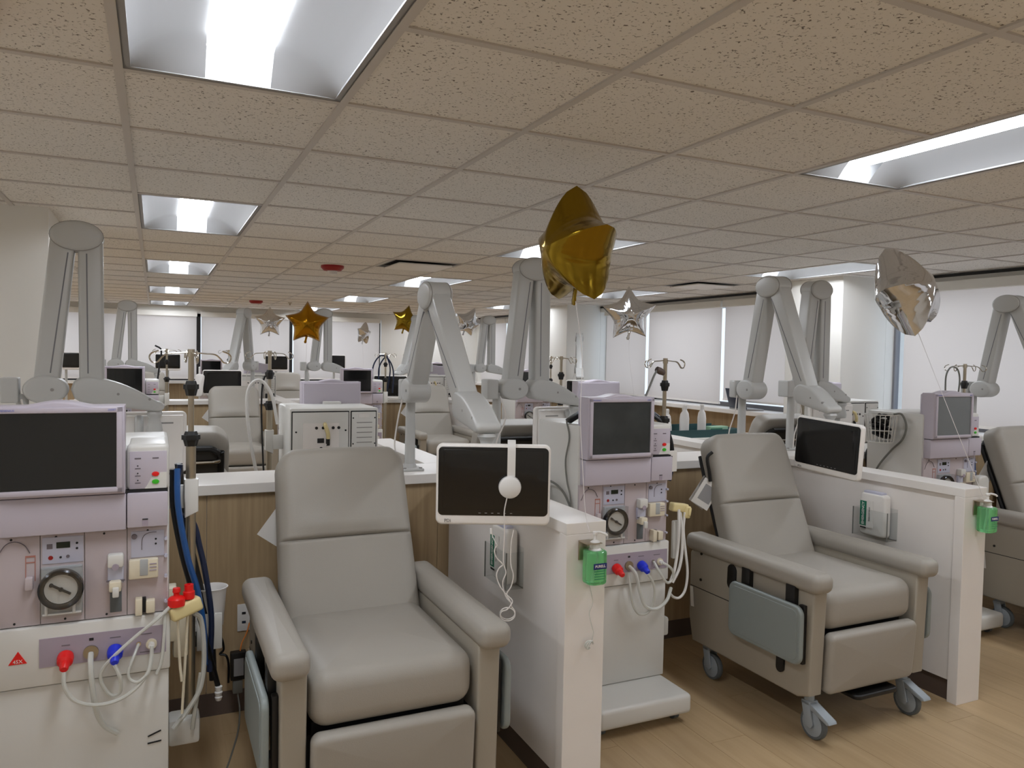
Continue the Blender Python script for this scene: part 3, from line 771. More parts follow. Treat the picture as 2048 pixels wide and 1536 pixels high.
    B().prism([(0.205, 1.163), (0.2285, 1.163), (0.2285, 1.213), (0.212, 1.213), (0.186, 1.198), (0.172, 1.172), (0.166, 1.163)], -0.0152, -0.0143, 'y').done('white_swoosh', 'machine_white', stt, smooth=False)
    for z in (1.235, 1.212, 1.190): disc('indicator', 0.147, z, -0.016, -0.014, 0.002, 'ink', stt, 8); bx('print_line', (0.139, -0.0152, z-0.010), (0.155, -0.0143, z-0.007), 'ink_grey', 0, stt)
    for x in (0.147, 0.197): bx('print_line', (x-0.009, -0.0152, 1.256), (x+0.009, -0.0143, 1.260), 'ink_grey', 0, stt)
    # monitor
    zt = 1.426
    pts = [(-0.228, 1.157), (0.113, 1.157), (0.113, zt), (0.025, zt)]
    for k in range(1, 12):
        t = k/12; pts.append((0.025-0.175*t, zt+0.014*math.sin(PI*t)**1.3))
    pts += [(-0.15, zt), (-0.228, zt)]
    mon = B().prism(pts, -0.052, 0.035, 'y', 0.008, 3).done('monitor', 'lavender', o)
    B().box((-0.222, 0.03, 1.163), (0.107, 0.05, 1.42), 0.008).done('monitor_back', 'lavender', mon)
    sc = B().box((-0.207, -0.0535, 1.180), (0.090, -0.0505, 1.405)).done('screen', 'screen', mon, smooth=False)
    fr = B()
    for lo, hi in (((-0.222, -0.060, 1.405), (0.106, -0.050, 1.421)), ((-0.222, -0.060, 1.164), (0.106, -0.050, 1.180)), ((-0.222, -0.060, 1.164), (-0.207, -0.050, 1.421)), ((0.090, -0.060, 1.164), (0.106, -0.050, 1.421))): fr.box(lo, hi, 0.003)
    fr.done('bezel', 'lavender', mon)
    text_mesh('FRESENIUS', 0.0085, T(-0.190, -0.0603, 1.4135) @ FRONT, 'lettering', 'logo_blue', mon, depth=0.0003)
    text_mesh('2008T', 0.0085, T(0.078, -0.0603, 1.4135) @ FRONT, 'lettering', 'logo_blue', mon, depth=0.0003)
    B().box((-0.10, 0.045, 1.27), (0.0, 0.10, 1.315), 0.006).done('monitor_mount', 'machine_white', o)
    # rear
    ry = 0.400
    bx('rear_gasket', (-0.075, ry-0.002, 0.50), (0.228, ry+0.004, 1.284), 'dark_gap', 0.004)
    rp = bx('rear_panel', (-0.071, ry, 0.504), (0.223, ry+0.007, 1.278), 'machine_white', 0.003)
    bx('rear_gasket', (-0.226, ry-0.002, 0.97), (-0.083, ry+0.004, 1.284), 'dark_gap', 0.004)
    pp = bx('power_panel', (-0.221, ry, 0.976), (-0.088, ry+0.007, 1.278), 'machine_white', 0.003)
    for k in range(5): bx('vent_slot', (-0.20, ry+0.005, 1.11+k*0.027), (-0.115, ry+0.009, 1.114+k*0.027), 'logo_grey', 0, pp)
    bx('rating_label', (-0.185, ry+0.005, 1.245), (-0.125, ry+0.0085, 1.268), 'paper', 0, pp)
    for x in (-0.215, -0.096):
        for z in (1.245, 1.105): disc('screw', x, z, ry+0.005, ry+0.009, 0.004, 'ink', pp, 8)
    bx('power_switch', (-0.13, ry+0.004, 1.0), (-0.105, ry+0.012, 1.06), 'black_plastic', 0.002, pp); bx('power_inlet', (-0.215, ry+0.004, 1.025), (-0.19, ry+0.012, 1.062), 'black_plastic', 0.002, pp)
    B().tube([(-0.16, ry+0.004, 1.045), (-0.165, ry+0.035, 1.045), (-0.172, ry+0.045, 1.02), (-0.174, ry+0.045, 0.985), (-0.17, ry+0.04, 0.93), (-0.15, ry+0.04, 0.80)], 0.013, 8, 4).done('power_cord', 'hose_black', pp)
    bx('info_plate', (-0.02, ry+0.006, 1.05), (0.17, ry+0.0085, 1.22), 'white_laminate', 0, rp)
    for x in (0.065, 0.10, 0.012, -0.018): disc('socket', x, 1.195, ry+0.006, ry+0.012, 0.008, 'black_plastic', rp, 10)
    bx('fuse_block', (0.06, ry+0.006, 1.115), (0.095, ry+0.013, 1.14), 'black_plastic', 0.001, rp)
    bx('data_port', (0.03, ry+0.006, 1.10), (0.05, ry+0.02, 1.145), 'black_plastic', 0.004, rp); disc('socket', 0.075, 1.085, ry+0.006, ry+0.012, 0.009, 'black_plastic', rp, 10)
    B().tube([(0.055, ry+0.006, 1.215), (0.056, ry+0.03, 1.205), (0.045, ry+0.035, 1.17), (0.042, ry+0.03, 1.14)], 0.011, 8, 4).done('cable_plug', 'cream', rp)
    B().tube([(0.05, ry+0.02, 1.11), (0.065, ry+0.03, 1.06), (0.07, ry+0.022, 0.98), (0.068, ry+0.018, 0.85)], 0.003, 6, 4).done('signal_cable', 'cable_white', rp)
    for z in (1.06, 1.03): bx('warning_label', (0.09, ry+0.006, z-0.012), (0.155, ry+0.009, z+0.010), 'paper', 0, rp)
    for x, z in ((0.205, 1.175), (-0.055, 1.18), (-0.055, 1.0)): disc('screw', x, z, ry+0.005, ry+0.010, 0.005, 'ink', rp, 8)
    # pole with hooks on the right side
    px, py = 0.305, 0.14
    pole = B().cyl((px, py, 0.33), (px, py, 1.30), 0.016).cyl((px, py, 1.30), (px, py, 1.585), 0.0095).done('pole', 'steel', o)
    for z, r in ((1.47, 0.02), (1.30, 0.024)):
        kb = B(); n = 30
        for (za, zb, ra, rb) in ((-0.026, -0.004, 0.72, 0.95), (-0.004, 0.012, 1.12, 1.12), (0.012, 0.024, 0.85, 0.7)):
            A = []
            for zz, rr in ((za, ra), (zb, rb)):
                A.append([kb.bm.verts.new((px+r*rr*(1+0.10*math.cos(6*q*2*PI/n))*math.cos(q*2*PI/n), py+r*rr*(1+0.10*math.cos(6*q*2*PI/n))*math.sin(q*2*PI/n), z+zz)) for q in range(n)])
            for q in range(n): kb.bm.faces.new((A[0][q], A[0][(q+1) % n], A[1][(q+1) % n], A[1][q]))
            kb.bm.faces.new(A[0][::-1]); kb.bm.faces.new(A[1])
        kb.done('pole_knob', 'black_plastic', pole)
    for k in range(4):
        a = k*PI/2+0.12
        u = Vector((math.cos(a), math.sin(a), 0)); c = Vector((px, py, 0))
        P = [(0, 1.59), (0.04, 1.586), (0.075, 1.583), (0.092, 1.570), (0.104, 1.556), (0.120, 1.556), (0.128, 1.572), (0.12, 1.586), (0.1, 1.594)]
        B().tube([c+u*s+Vector((0, 0, z)) for s, z in P], 0.0028, 6, 4).done('hook', 'chrome', pole)
    B().cyl((px, py, 1.575), (px, py, 1.60), 0.013, 0.011).done('hook_hub', 'steel', pole)
    B().prism([(0.284, 1.165), (0.328, 1.165), (0.328, 1.055), (0.286, 1.035), (0.286, 1.07), (0.284, 1.10)], py-0.026, py+0.03, 'y', 0.005).box((0.236, py+0.02, 1.06), (0.29, py+0.035, 1.14), 0.004).done('pole_bracket', 'machine_white', o)
    bx('pole_foot', (0.236, py-0.045, 0.27), (0.335, py+0.045, 0.36), 'machine_white', 0.012)
    bx('side_rail', (0.236, py-0.02, 0.62), (0.262, py+0.05, 0.80), 'ivory', 0.004)
    return o
mach0 = make_machine()
def hoses(o, kind):
    px, py = 0.305, 0.14
    R = lambda pts, r, m, n='hose', s=6: B().tube(pts, r, 8, s).done(n, m, o)
    if kind == 1:
        R([(0.262, 0.10, 1.205), (0.262, 0.085, 1.13), (0.266, 0.085, 1.07), (0.280, 0.085, 0.98), (0.298, 0.09, 0.89), (0.325, 0.10, 0.79), (0.345, 0.12, 0.66), (0.352, 0.14, 0.52)], 0.010, 'hose_blue')
        R([(0.272, 0.16, 1.21), (0.262, 0.16, 1.12), (0.270, 0.19, 1.04), (0.315, 0.20, 1.0), (0.335, 0.20, 0.92), (0.355, 0.20, 0.82), (0.375, 0.2, 0.66), (0.37, 0.2, 0.47)], 0.010, 'hose_navy')
        R([(0.248, 0.12, 1.20), (0.25, 0.11, 1.08), (0.272, 0.12, 0.94), (0.305, 0.13, 0.80), (0.35, 0.17, 0.62), (0.40, 0.23, 0.40)], 0.009, 'hose_black')
        R([(0.27, 0.26, 1.20), (0.29, 0.27, 1.0), (0.33, 0.28, 0.8), (0.375, 0.27, 0.6), (0.385, 0.24, 0.42)], 0.013, 'hose_black')
        B().lathe([(0, 0), (0.009, 0), (0.013, 0.012), (0.010, 0.016), (0.014, 0.03), (0.011, 0.034), (0.013, 0.05), (0.006, 0.052), (0, 0.052)], 14, T(0.402, 0.225, 0.35)).done('hose_fitting', 'tube_white', o)
        # concentrate wand holder with red caps
        h = B().box((-0.05, -0.022, -0.032), (0.05, 0.022, 0.014), 0.010, 3, T(0.282, 0.0, 0.775) @ RY(-0.28) @ RZ(0.3)).done('wand_holder', 'cream', o)
        B().lathe([(0, 0), (0.026, 0), (0.026, 0.022), (0.020, 0.028), (0.009, 0.032), (0.009, 0.04), (0.012, 0.044), (0.011, 0.056), (0, 0.058)], 20, T(0.258, -0.012, 0.783)).done('red_cap', 'red', h)
        B().lathe([(0, 0), (0.018, 0), (0.018, 0.022), (0.014, 0.025), (0.014, 0.045), (0.006, 0.046), (0.006, 0.04), (0, 0.04)], 20, T(0.295, 0.005, 0.797)).done('red_cap', 'red', h)
        R([(0.262, -0.005, 0.745), (0.268, 0.0, 0.60), (0.275, 0.0, 0.53)], 0.0045, 'ivory', 'wand')
        R([(0.292, 0.01, 0.745), (0.284, 0.01, 0.58), (0.276, 0.01, 0.42)], 0.0045, 'ivory', 'wand')
        # tubes on the front
        R([(-0.048, -0.075, 0.640), (-0.045, -0.085, 0.600), (-0.02, -0.085, 0.555), (0.03, -0.08, 0.530), (0.09, -0.075, 0.530), (0.14, -0.07, 0.555), (0.175, -0.06, 0.595), (0.186, -0.045, 0.64), (0.187, -0.038, 0.672)], 0.006, 'tube_clear', 'tube')
        R([(0.150, -0.02, 0.677), (0.135, -0.05, 0.645), (0.122, -0.06, 0.61), (0.128, -0.065, 0.585), (0.150, -0.07, 0.577), (0.175, -0.065, 0.595)], 0.0045, 'tube_clear', 'tube')
        R([(0.019, -0.022, 0.668), (0.02, -0.05, 0.645), (0.025, -0.06, 0.58), (0.035, -0.05, 0.50), (0.055, -0.03, 0.44), (0.09, -0.012, 0.40)], 0.008, 'tube_clear', 'tube')
        R([(0.085, -0.072, 0.640), (0.10, -0.075, 0.60), (0.10, -0.06, 0.55), (0.075, -0.05, 0.54), (0.05, -0.05, 0.58), (0.05, -0.055, 0.62), (0.08, -0.06, 0.66), (0.14, -0.05, 0.71), (0.20, -0.045, 0.755), (0.248, -0.015, 0.79)], 0.0055, 'tube_clear', 'tube')
        R([(0.225, -0.02, 0.77), (0.222, -0.04, 0.70), (0.214, -0.045, 0.62), (0.2, -0.05, 0.585)], 0.005, 'tube_clear', 'tube')
        R([(0.31, 0.03, 0.74), (0.335, 0.06, 0.70), (0.345, 0.07, 0.58), (0.335, 0.06, 0.48), (0.295, 0.05, 0.41), (0.25, 0.04, 0.36)], 0.008, 'tube_clear', 'tube')
        R([(0.335, 0.07, 0.52), (0.325, 0.07, 0.45), (0.315, 0.07, 0.38), (0.31, 0.08, 0.33)], 0.007, 'tube_clear', 'tube')
        # jug and its holder
        jx, jy = 0.385, 0.30
        B().box((0.25, 0.12, 0.56), (0.30, 0.20, 0.70), 0.012).done('tray_bracket', 'ivory', o)
        j = B().lathe([(0, 0), (0.038, 0), (0.048, 0.13), (0.054, 0.14), (0.050, 0.141), (0.044, 0.13), (0.034, 0.006), (0, 0.006)], 22, T(jx, jy, 0.60)).done('jug', 'glove_white', o)
        B().prism([(-0.05, 0.12), (-0.05, 0.155), (-0.085, 0.205), (-0.09, 0.20), (-0.062, 0.15)], -0.02, 0.02, 'y', 0.004, M=T(jx, jy, 0.60)).done('jug_spout', 'glove_white', j)
        B().box((jx-0.055, jy-0.06, 0.53), (jx+0.03, jy-0.05, 0.66), 0.004).done('jug_holder', 'machine_white', o)
        # red triangle
        B().prism([(-0.195, 0.660), (-0.148, 0.660), (-0.1705, 0.698)], -0.0162, -0.0138, 'y').done('warning_triangle', 'red', o, smooth=False)
        text_mesh('45X', 0.0145, T(-0.1712, -0.0165, 0.6675) @ FRONT, 'lettering', 'paper', o)
        for z, a in ((0.375, 0.35), (0.347, 0.08)): B().box((-0.02, -0.003, -0.002), (0.02, 0.0, 0.002), M=T(0.195, 0, z) @ RY(-a)).done('scuff_vent', 'ink', o)
    if kind == 2:
        R([(0.21, 0.16, 1.335), (0.25, 0.15, 1.325), (0.30, 0.13, 1.28), (0.335, 0.12, 1.20), (0.345, 0.12, 1.10), (0.335, 0.13, 1.02)], 0.011, 'hose_black')
        R([(0.20, 0.22, 1.36), (0.25, 0.2, 1.35), (0.31, 0.17, 1.30), (0.352, 0.15, 1.20), (0.36, 0.14, 1.08), (0.345, 0.14, 1.01)], 0.010, 'hose_navy')
        R([(0.19, 0.24, 1.365), (0.23, 0.22, 1.36), (0.275, 0.19, 1.33), (0.31, 0.17, 1.295)], 0.0115, 'hose_blue')
        h = B().box((-0.045, -0.02, -0.02), (0.045, 0.02, 0.02), 0.008, 3, T(0.315, 0.02, 0.905) @ RY(0.15)).box((0.02, -0.028, -0.045), (0.055, 0.028, 0.012), 0.008, 3, T(0.315, 0.02, 0.905) @ RY(0.15)).done('wand_holder', 'cream', o)
        B().box((0.035, -0.034, -0.03), (0.05, -0.024, 0.006), 0.003, 2, T(0.315, 0.02, 0.905) @ RY(0.15)).done('wand_catch', 'cream', h)
        R([(0.30, 0.0, 0.90), (0.296, -0.01, 0.82), (0.30, 0.0, 0.72), (0.285, 0.0, 0.62), (0.262, 0.0, 0.565)], 0.007, 'tube_white', 'tube')
        R([(0.335, 0.0, 0.885), (0.33, 0.0, 0.80), (0.345, 0.0, 0.70), (0.36, 0.0, 0.60), (0.35, 0.0, 0.52), (0.32, 0.0, 0.485), (0.285, 0.0, 0.49), (0.25, -0.01, 0.52)], 0.006, 'tube_white', 'tube')
        R([(0.315, 0.01, 0.885), (0.322, 0.0, 0.80), (0.325, 0.0, 0.70), (0.31, 0.0, 0.62), (0.275, 0.0, 0.56)], 0.007, 'tube_white', 'tube')
        B().box((0.296, 0.03, 0.66), (0.33, 0.05, 0.84), 0.006).done('tube_guide', 'machine_white', o)
        R([(0.186, -0.038, 0.672), (0.205, -0.06, 0.66), (0.235, -0.055, 0.63), (0.238, -0.05, 0.595), (0.215, -0.05, 0.58), (0.19, -0.055, 0.595), (0.16, -0.05, 0.64), (0.150, -0.022, 0.677)], 0.006, 'tube_clear', 'tube')
        R([(0.019, -0.022, 0.668), (0.03, -0.06, 0.64), (0.05, -0.065, 0.56), (0.085, -0.06, 0.49), (0.15, -0.055, 0.47), (0.215, -0.04, 0.495), (0.26, -0.01, 0.54)], 0.008, 'tube_clear', 'tube')
        R([(0.085, -0.072, 0.640), (0.115, -0.075, 0.59), (0.13, -0.06, 0.52), (0.11, -0.05, 0.46), (0.06, -0.05, 0.455), (0.025, -0.05, 0.50), (0.01, -0.05, 0.57), (0.012, -0.03, 0.64)], 0.006, 'tube_clear', 'tube')
        # number plate on the side
        B().box((0.238, 0.068, 1.065), (0.335, 0.076, 1.165), 0.003).done('number_plate', 'paper', o, smooth=False)
        text_mesh('21', 0.062, T(0.287, 0.0665, 1.117) @ FRONT, 'lettering', 'ink', o)
        # wire basket with cables on the left side
        basket(o, -0.335, 0.28, 0.83)
        R([(-0.238, 0.12, 1.31), (-0.245, 0.08, 1.24), (-0.25, 0.10, 1.14), (-0.252, 0.08, 1.05), (-0.25, 0.05, 0.98), (-0.255, 0.04, 0.90), (-0.25, 0.03, 0.84)], 0.004, 'cable_grey', 'cable')
        R([(-0.30, 0.30, 1.0), (-0.27, 0.22, 1.03), (-0.252, 0.12, 1.0), (-0.25, 0.03, 0.92), (-0.245, -0.03, 0.85)], 0.005, 'cable_grey', 'cable')
        B().box((-0.03, -0.02, 0), (0.05, 0.02, 0.02), 0.004, 2, T(-0.20, 0.12, 1.315) @ RY(-0.5)).done('handle', 'black_plastic', o)
        R([(0.13, 0.06, 1.40), (0.165, 0.07, 1.46), (0.20, 0.08, 1.52), (0.225, 0.09, 1.545)], 0.005, 'cable_grey', 'sensor_cable')
        B().lathe([(0, 0), (0.014, 0.0), (0.017, 0.02), (0.012, 0.045), (0, 0.05)], 12, T(0.22, 0.09, 1.548) @ RY(2.0)).done('pressure_bulb', 'base_brown', o)
    if kind == 3:
        basket(o, -0.335, 0.22, 1.12)
        R([(-0.29, 0.17, 1.29), (-0.27, 0.13, 1.29), (-0.265, 0.10, 1.22), (-0.27, 0.12, 1.14), (-0.255, 0.2, 1.07), (-0.25, 0.28, 0.98), (-0.25, 0.33, 0.9)], 0.006, 'cable_grey', 'cable')
        R([(0.24, 0.20, 1.20), (0.29, 0.16, 1.18), (0.335, 0.1, 1.08), (0.345, 0.08, 0.92), (0.335, 0.06, 0.80)], 0.012, 'hose_blue')
        R([(0.10, 0.12, 1.41), (0.10, 0.12, 1.52), (0.13, 0.12, 1.57), (0.17, 0.12, 1.58), (0.21, 0.12, 1.56), (0.23, 0.12, 1.50), (0.22, 0.12, 1.40)], 0.005, 'cable_grey', 'sensor_cable')
        bx = B().cushion(0.10, 0.16, 0.05, 0.035, 0.012, 0, T(0.26, -0.02, 0.84)).done('side_tray', 'machine_white', o)
    if kind == 4:   # rear seen machines: hose loop
        R([(0.27, 0.2, 1.20), (0.30, 0.18, 1.36), (0.36, 0.16, 1.44), (0.42, 0.16, 1.38), (0.42, 0.18, 1.2), (0.38, 0.2, 0.95), (0.33, 0.22, 0.75)], 0.009, 'tube_white', 'hose')
        R([(0.30, 0.10, 1.47), (0.33, 0.09, 1.44), (0.34, 0.08, 1.3), (0.33, 0.08, 1.0), (0.32, 0.1, 0.8)], 0.005, 'hose_black', 'cable')
    if kind == 5:   # dark hose fan at the top
        for dx in (0.0, 0.07):
            R([(0.19+dx, 0.2, 1.15), (0.17+dx, 0.18, 1.42), (0.24+dx, 0.16, 1.56), (0.33, 0.15, 1.54), (0.40-dx*.5, 0.16, 1.40), (0.40-dx, 0.18, 1.15)], 0.008, 'hose_navy', 'hose')
    if kind == 6:
        R([(0.21, 0.2, 1.17), (0.235, 0.18, 1.4), (0.255, 0.16, 1.58), (0.20, 0.15, 1.63)], 0.008, 'hose_black', 'hose')
        B().box((0.285, 0.08, 0.90), (0.335, 0.10, 0.97), 0.006).done('wand_holder', 'cream', o)
def basket(o, x, y, z):
    # round wire basket hung on the left side of a machine
    b = B(); R0, R1, H = 0.072, 0.092, 0.165
    for k in range(20):
        a = 2*PI*k/20
        b.cyl((x+R0*math.cos(a), y+R0*math.sin(a), z), (x+R1*math.cos(a), y+R1*math.sin(a), z+H), 0.0025, n=6)
    for rr, zz in ((R1, z+H), (R0, z), (0.07, z+0.07)):
        b.tube([(x+rr*math.cos(2*PI*k/24), y+rr*math.sin(2*PI*k/24), zz) for k in range(25)], 0.003, 6, 1)
    b.cyl((x, y, z-0.001), (x, y, z+0.002), R0)
    bk = b.done('wire_basket', 'machine_white', o)
    c = []
    for k in range(40):
        a = k*0.9; q = 0.042+0.012*math.sin(k*1.3)
        c.append((x+q*math.cos(a), y+q*math.sin(a), z+0.03+0.003*k+0.035*math.sin(a*0.5+k*0.37)*(0.4+k/60)))
    B().tube(c, 0.011, 6, 4).done('coiled_cable', 'hose_black', bk)

MC = [((-0.195, 2.64), 0, 1, 'dialysis machine with the red triangle label and two red-capped connectors'),
      ((1.903, 2.858), 0, 2, 'dialysis machine with number plate 21 behind the sanitizer partition'),
      ((4.325, 3.02), 0, 3, 'dialysis machine with a round wire basket of cables on its side'),
      ((0.875, 4.50), PI, 4, 'dialysis machine showing its white back panel and power inlets over the front recliner'),
      ((2.76, 4.62), PI, 0, 'dialysis machine turned away, its lilac monitor back over machine number 21'),
      ((4.93, 4.62), PI, 4, 'dialysis machine turned away in front of the square column by the windows'),
      ((-0.20, 8.1), 0, 6, 'dialysis machine with a blue reflection on its screen, under the far folded arm'),
      ((2.03, 8.2), 0, 5, 'dialysis machine with dark looped hoses, just behind the exposed back panel'),
      ((4.12, 8.2), 0, 0, 'dialysis machine behind the tall folded arm, pump module showing'),
      ((1.15, 10.4), PI, 0, 'far dialysis machine turned away behind the middle counter, near the silver balloon'),
      ((3.55, 10.4), PI, 4, 'far dialysis machine turned away behind the middle counter, past the dark hose loops'),
      ((0.92, 13.9), 0, 0, 'small far dialysis machine against the far wall behind the hook-topped pole'),
      ((4.95, 13.9), 0, 0, 'small far dialysis machine against the far wall seen between the white arm beams')]
src = [dup(mach0) for _ in MC[1:]]
for n, ((x, y), rz, kind, lab) in enumerate(MC):
    m = mach0 if n == 0 else src[n-1]
    if kind: hoses(m, kind)
    if kind in (2, 3):
        for ch in m.children:
            for g in ch.children:
                if g.name.startswith('screen') and 'screw' not in g.name:
                    g.material_slots[0].link = 'OBJECT'; g.material_slots[0].material = MATS['screen_reflect_grey' if kind == 2 else 'screen_reflect_pale']
    m.location = (x, y, 0); m.rotation_euler = (0, 0, rz); tag(m, lab, 'medical machine', 'dialysis machines')

# ------------------------------------------------------------------ hanging televisions on folding arms
def beam(b, p0, p1, w, t, r=0.012):
    # rectangular bar between two points of the arm plane (x = along, z = up), thickness t in y
    p0 = Vector(p0); p1 = Vector(p1); d = p1-p0; L = d.length; a = math.atan2(d.x, d.z)
    b.box((-w/2, -t/2, 0), (w/2, t/2, L), r, 3, T(p0.x, p0.y, p0.z) @ RY(a))
def make_arm(name, label, base, ang, el, jo, tip, group, zk=1.42, swing=0.0):
    # el, jo, tip: (s, z) in the vertical plane through the post, direction ang in plan
    o = thing(name, label, 'monitor arm', (base[0], base[1], ZT), ang, group)
    z0 = ZT
    L = lambda z: z-z0
    B().cyl((0, 0, 0.012), (0, 0, L(zk)-0.02), 0.026, 0.023, 20).done('post', 'arm_white', o)
    fo = B().box((-0.07, -0.055, 0), (0.07, 0.055, 0.012), 0.004).cyl((0, 0, 0.01), (0, 0, 0.03), 0.036, 0.03).done('foot_plate', 'arm_white', o)
    for x, y in ((-0.055, -0.04), (0.055, -0.04), (-0.055, 0.04), (0.055, 0.04)): B().cyl((x, y, 0.012), (x, y, 0.017), 0.008, n=8).done('bolt', 'logo_grey', fo)
    # knuckle on the post
    kn = B().box((-0.075, -0.045, L(zk)-0.055), (-0.01, 0.045, L(zk)+0.05), 0.008, 3).done('knuckle', 'arm_white', o)
    obl = lambda cx, cz, rx, rz, n=28: [(cx+rx*math.cos(2*PI*k/n), cz+rz*math.sin(2*PI*k/n)) for k in range(n)]
    B().prism(obl(0.085, L(zk), 0.082, 0.060), -0.056, 0.056, 'y', 0.012, 3).done('lower_cover', 'arm_white', o)
    for s in (-1, 1): B().cyl((0.11, 0.054*s, L(zk)), (0.11, 0.0575*s, L(zk)), 0.007, n=10).done('cover_screw', 'logo_grey', o)
    es, ez = el; js, jz = jo
    dl = 0.050; kx = 0.085
    b = B(); beam(b, (kx, 0, L(zk)), (es-dl, 0, L(ez)), 0.094, 0.086); lb = b.done('lower_beam', 'arm_white', o)
    b = B(); beam(b, (kx+0.018, 0, L(zk)+0.07), (es-dl+0.018, 0, L(ez)-0.06), 0.005, 0.0885, 0.001); b.done('beam_groove', 'mullion_grey', lb)
    b = B(); beam(b, (js, 0, L(jz)), (es+dl, 0, L(ez)), 0.094, 0.086); ub = b.done('upper_beam', 'arm_white', o)
    b = B(); beam(b, (js-0.014, 0, L(jz)+0.07), (es+dl-0.014, 0, L(ez)-0.06), 0.005, 0.0885, 0.001); b.done('beam_groove', 'mullion_grey', ub)
    hw = 0.100
    p = obl(es, L(ez)+0.012, hw, 0.062)
    B().prism(p, -0.056, 0.056, 'y', 0.014, 3).done('elbow_cover', 'arm_white', o)
    p = obl(es, L(ez)+0.012, hw+0.001, 0.0635)
    B().prism(p, -0.046, -0.042, 'y').prism(p, 0.042, 0.046, 'y').done('elbow_gasket', 'logo_grey', o)
    # tapered forearm
    f = bpy.data.objects.new('forearm', None)
    ts, tz = tip
    def fp(s, z): return (s, z)
    n = 10; up = []; lo = []
    Lx = ts-js
    for k in range(n+1):
        t = k/n; up.append((js-0.02+Lx*t, L(jz)+0.058-(0.058-0.0)*t**1.6+(tz-jz)*t+0.012*math.sin(PI*t)))
        lo.append((js-0.02+Lx*t, L(jz)-0.058+0.012*t+(tz-jz)*t))
    endc = [(up[-1][0]+0.028*math.sin(a), (up[-1][1]+lo[-1][1])/2+(up[-1][1]-lo[-1][1])/2*math.cos(a)) for a in (0.5, 1.1, 1.57, 2.0, 2.6)]
    stc = [(js-0.02-0.06*math.sin(a), L(jz)-0.058*math.cos(a)) for a in (0.4, 0.9, 1.57, 2.2, 2.7)]
    fa = B().prism(up+endc+lo[::-1]+stc, -0.048, 0.048, 'y', 0.014, 3)
    Ms = T(js, 0, 0) @ RZ(swing) @ T(-js, 0, 0)
    bmesh.ops.transform(fa.bm, matrix=Ms, verts=fa.bm.verts[:])
    fa = fa.done('forearm', 'arm_white', o)
    for s_ in (0.35, 0.8):
        q = Ms @ Vector((js+Lx*s_, -0.0485, L(jz)+(tz-jz)*s_)); q2 = Ms @ Vector((js+Lx*s_, 0.0485, L(jz)+(tz-jz)*s_))
        B().cyl(q, q2, 0.006, n=8).done('cover_screw', 'logo_grey', fa)
    # neck
    c = Ms @ Vector((ts-0.03, 0, L(tz)-0.045))
    B().lathe([(0.0, 0.0), (0.030, 0.0), (0.034, -0.012), (0.026, -0.025), (0.022, -0.035), (0.030, -0.06), (0.034, -0.085), (0.030, -0.105), (0, -0.11)], 20, T(*c)).done('neck', 'arm_white', o)
    B().tube([(0.0, -0.04, L(zk)-0.04), (0.02, -0.07, L(zk)-0.15), (-0.03, -0.07, L(zk)-0.28), (-0.02, -0.05, 0.015)], 0.004, 6, 5).done('cable', 'cable_white', o)
    wt = o.matrix_basis @ c
    return o
def make_tv():
    o = thing('television', 'x', 'screen')
    W, H = 0.40, 0.285
    B().cushion(W, H, 0.034, 0.022, 0.010, 0, T(0, 0, 0)).done('housing', 'counter_white', o)
    B().cushion(W-0.016, H-0.044, 0.004, 0.016, 0.0015, 0, T(0, -0.0165, 0.012)).done('glass', 'tv_glass', o)
    B().cushion(W-0.05, H-0.075, 0.002, 0.004, 0.0008, 0, T(0, -0.0187, 0.018)).done('display', 'tv_glass', o)
    text_mesh('PDi', 0.016, T(-0.158, -0.0178, -0.1275) @ FRONT, 'lettering', 'logo_grey', o, bold=0.0003)
    for k in range(6): B().box((-0.05+k*0.022, -0.0192, -0.100), (-0.042+k*0.022, -0.0184, -0.098)).done('touch_key', 'logo_grey', o, smooth=False)
    # back: raised housing with vents
    B().prism([(-0.185, -0.125), (0.185, -0.125), (0.185, 0.128), (-0.185, 0.128)], 0.012, 0.034, 'y', 0.012, 3).done('rear_housing', 'counter_white', o)
    for x in (-0.10, 0.10): B().box((x-0.042, 0.033, 0.088), (x+0.042, 0.0355, 0.095)).done('vent_slot', 'logo_grey', o, smooth=False)
    B().prism([(-0.10, -0.02), (0.10, -0.02), (0.06, 0.05), (-0.06, 0.05)], 0.030, 0.036, 'y', 0.002).done('mount_plate', 'white_laminate', o)
    B().tube([(0, 0.035, 0.02), (0, 0.065, 0.03), (0, 0.06, 0.08), (0, 0.035, 0.12)], 0.018, 10, 5).done('hanger', 'arm_white', o)
    return o
tv0 = make_tv()
ARMB = dict(el=(0.20, 2.055), jo=(0.255, 1.418), tip=(0.53, 1.365))
ARMA1 = dict(el=(0.36, 1.85), jo=(0.80, 1.395), tip=(1.14, 1.36))
ARMA2 = dict(el=(0.25, 2.015), jo=(0.56, 1.418), tip=(0.76, 1.372))
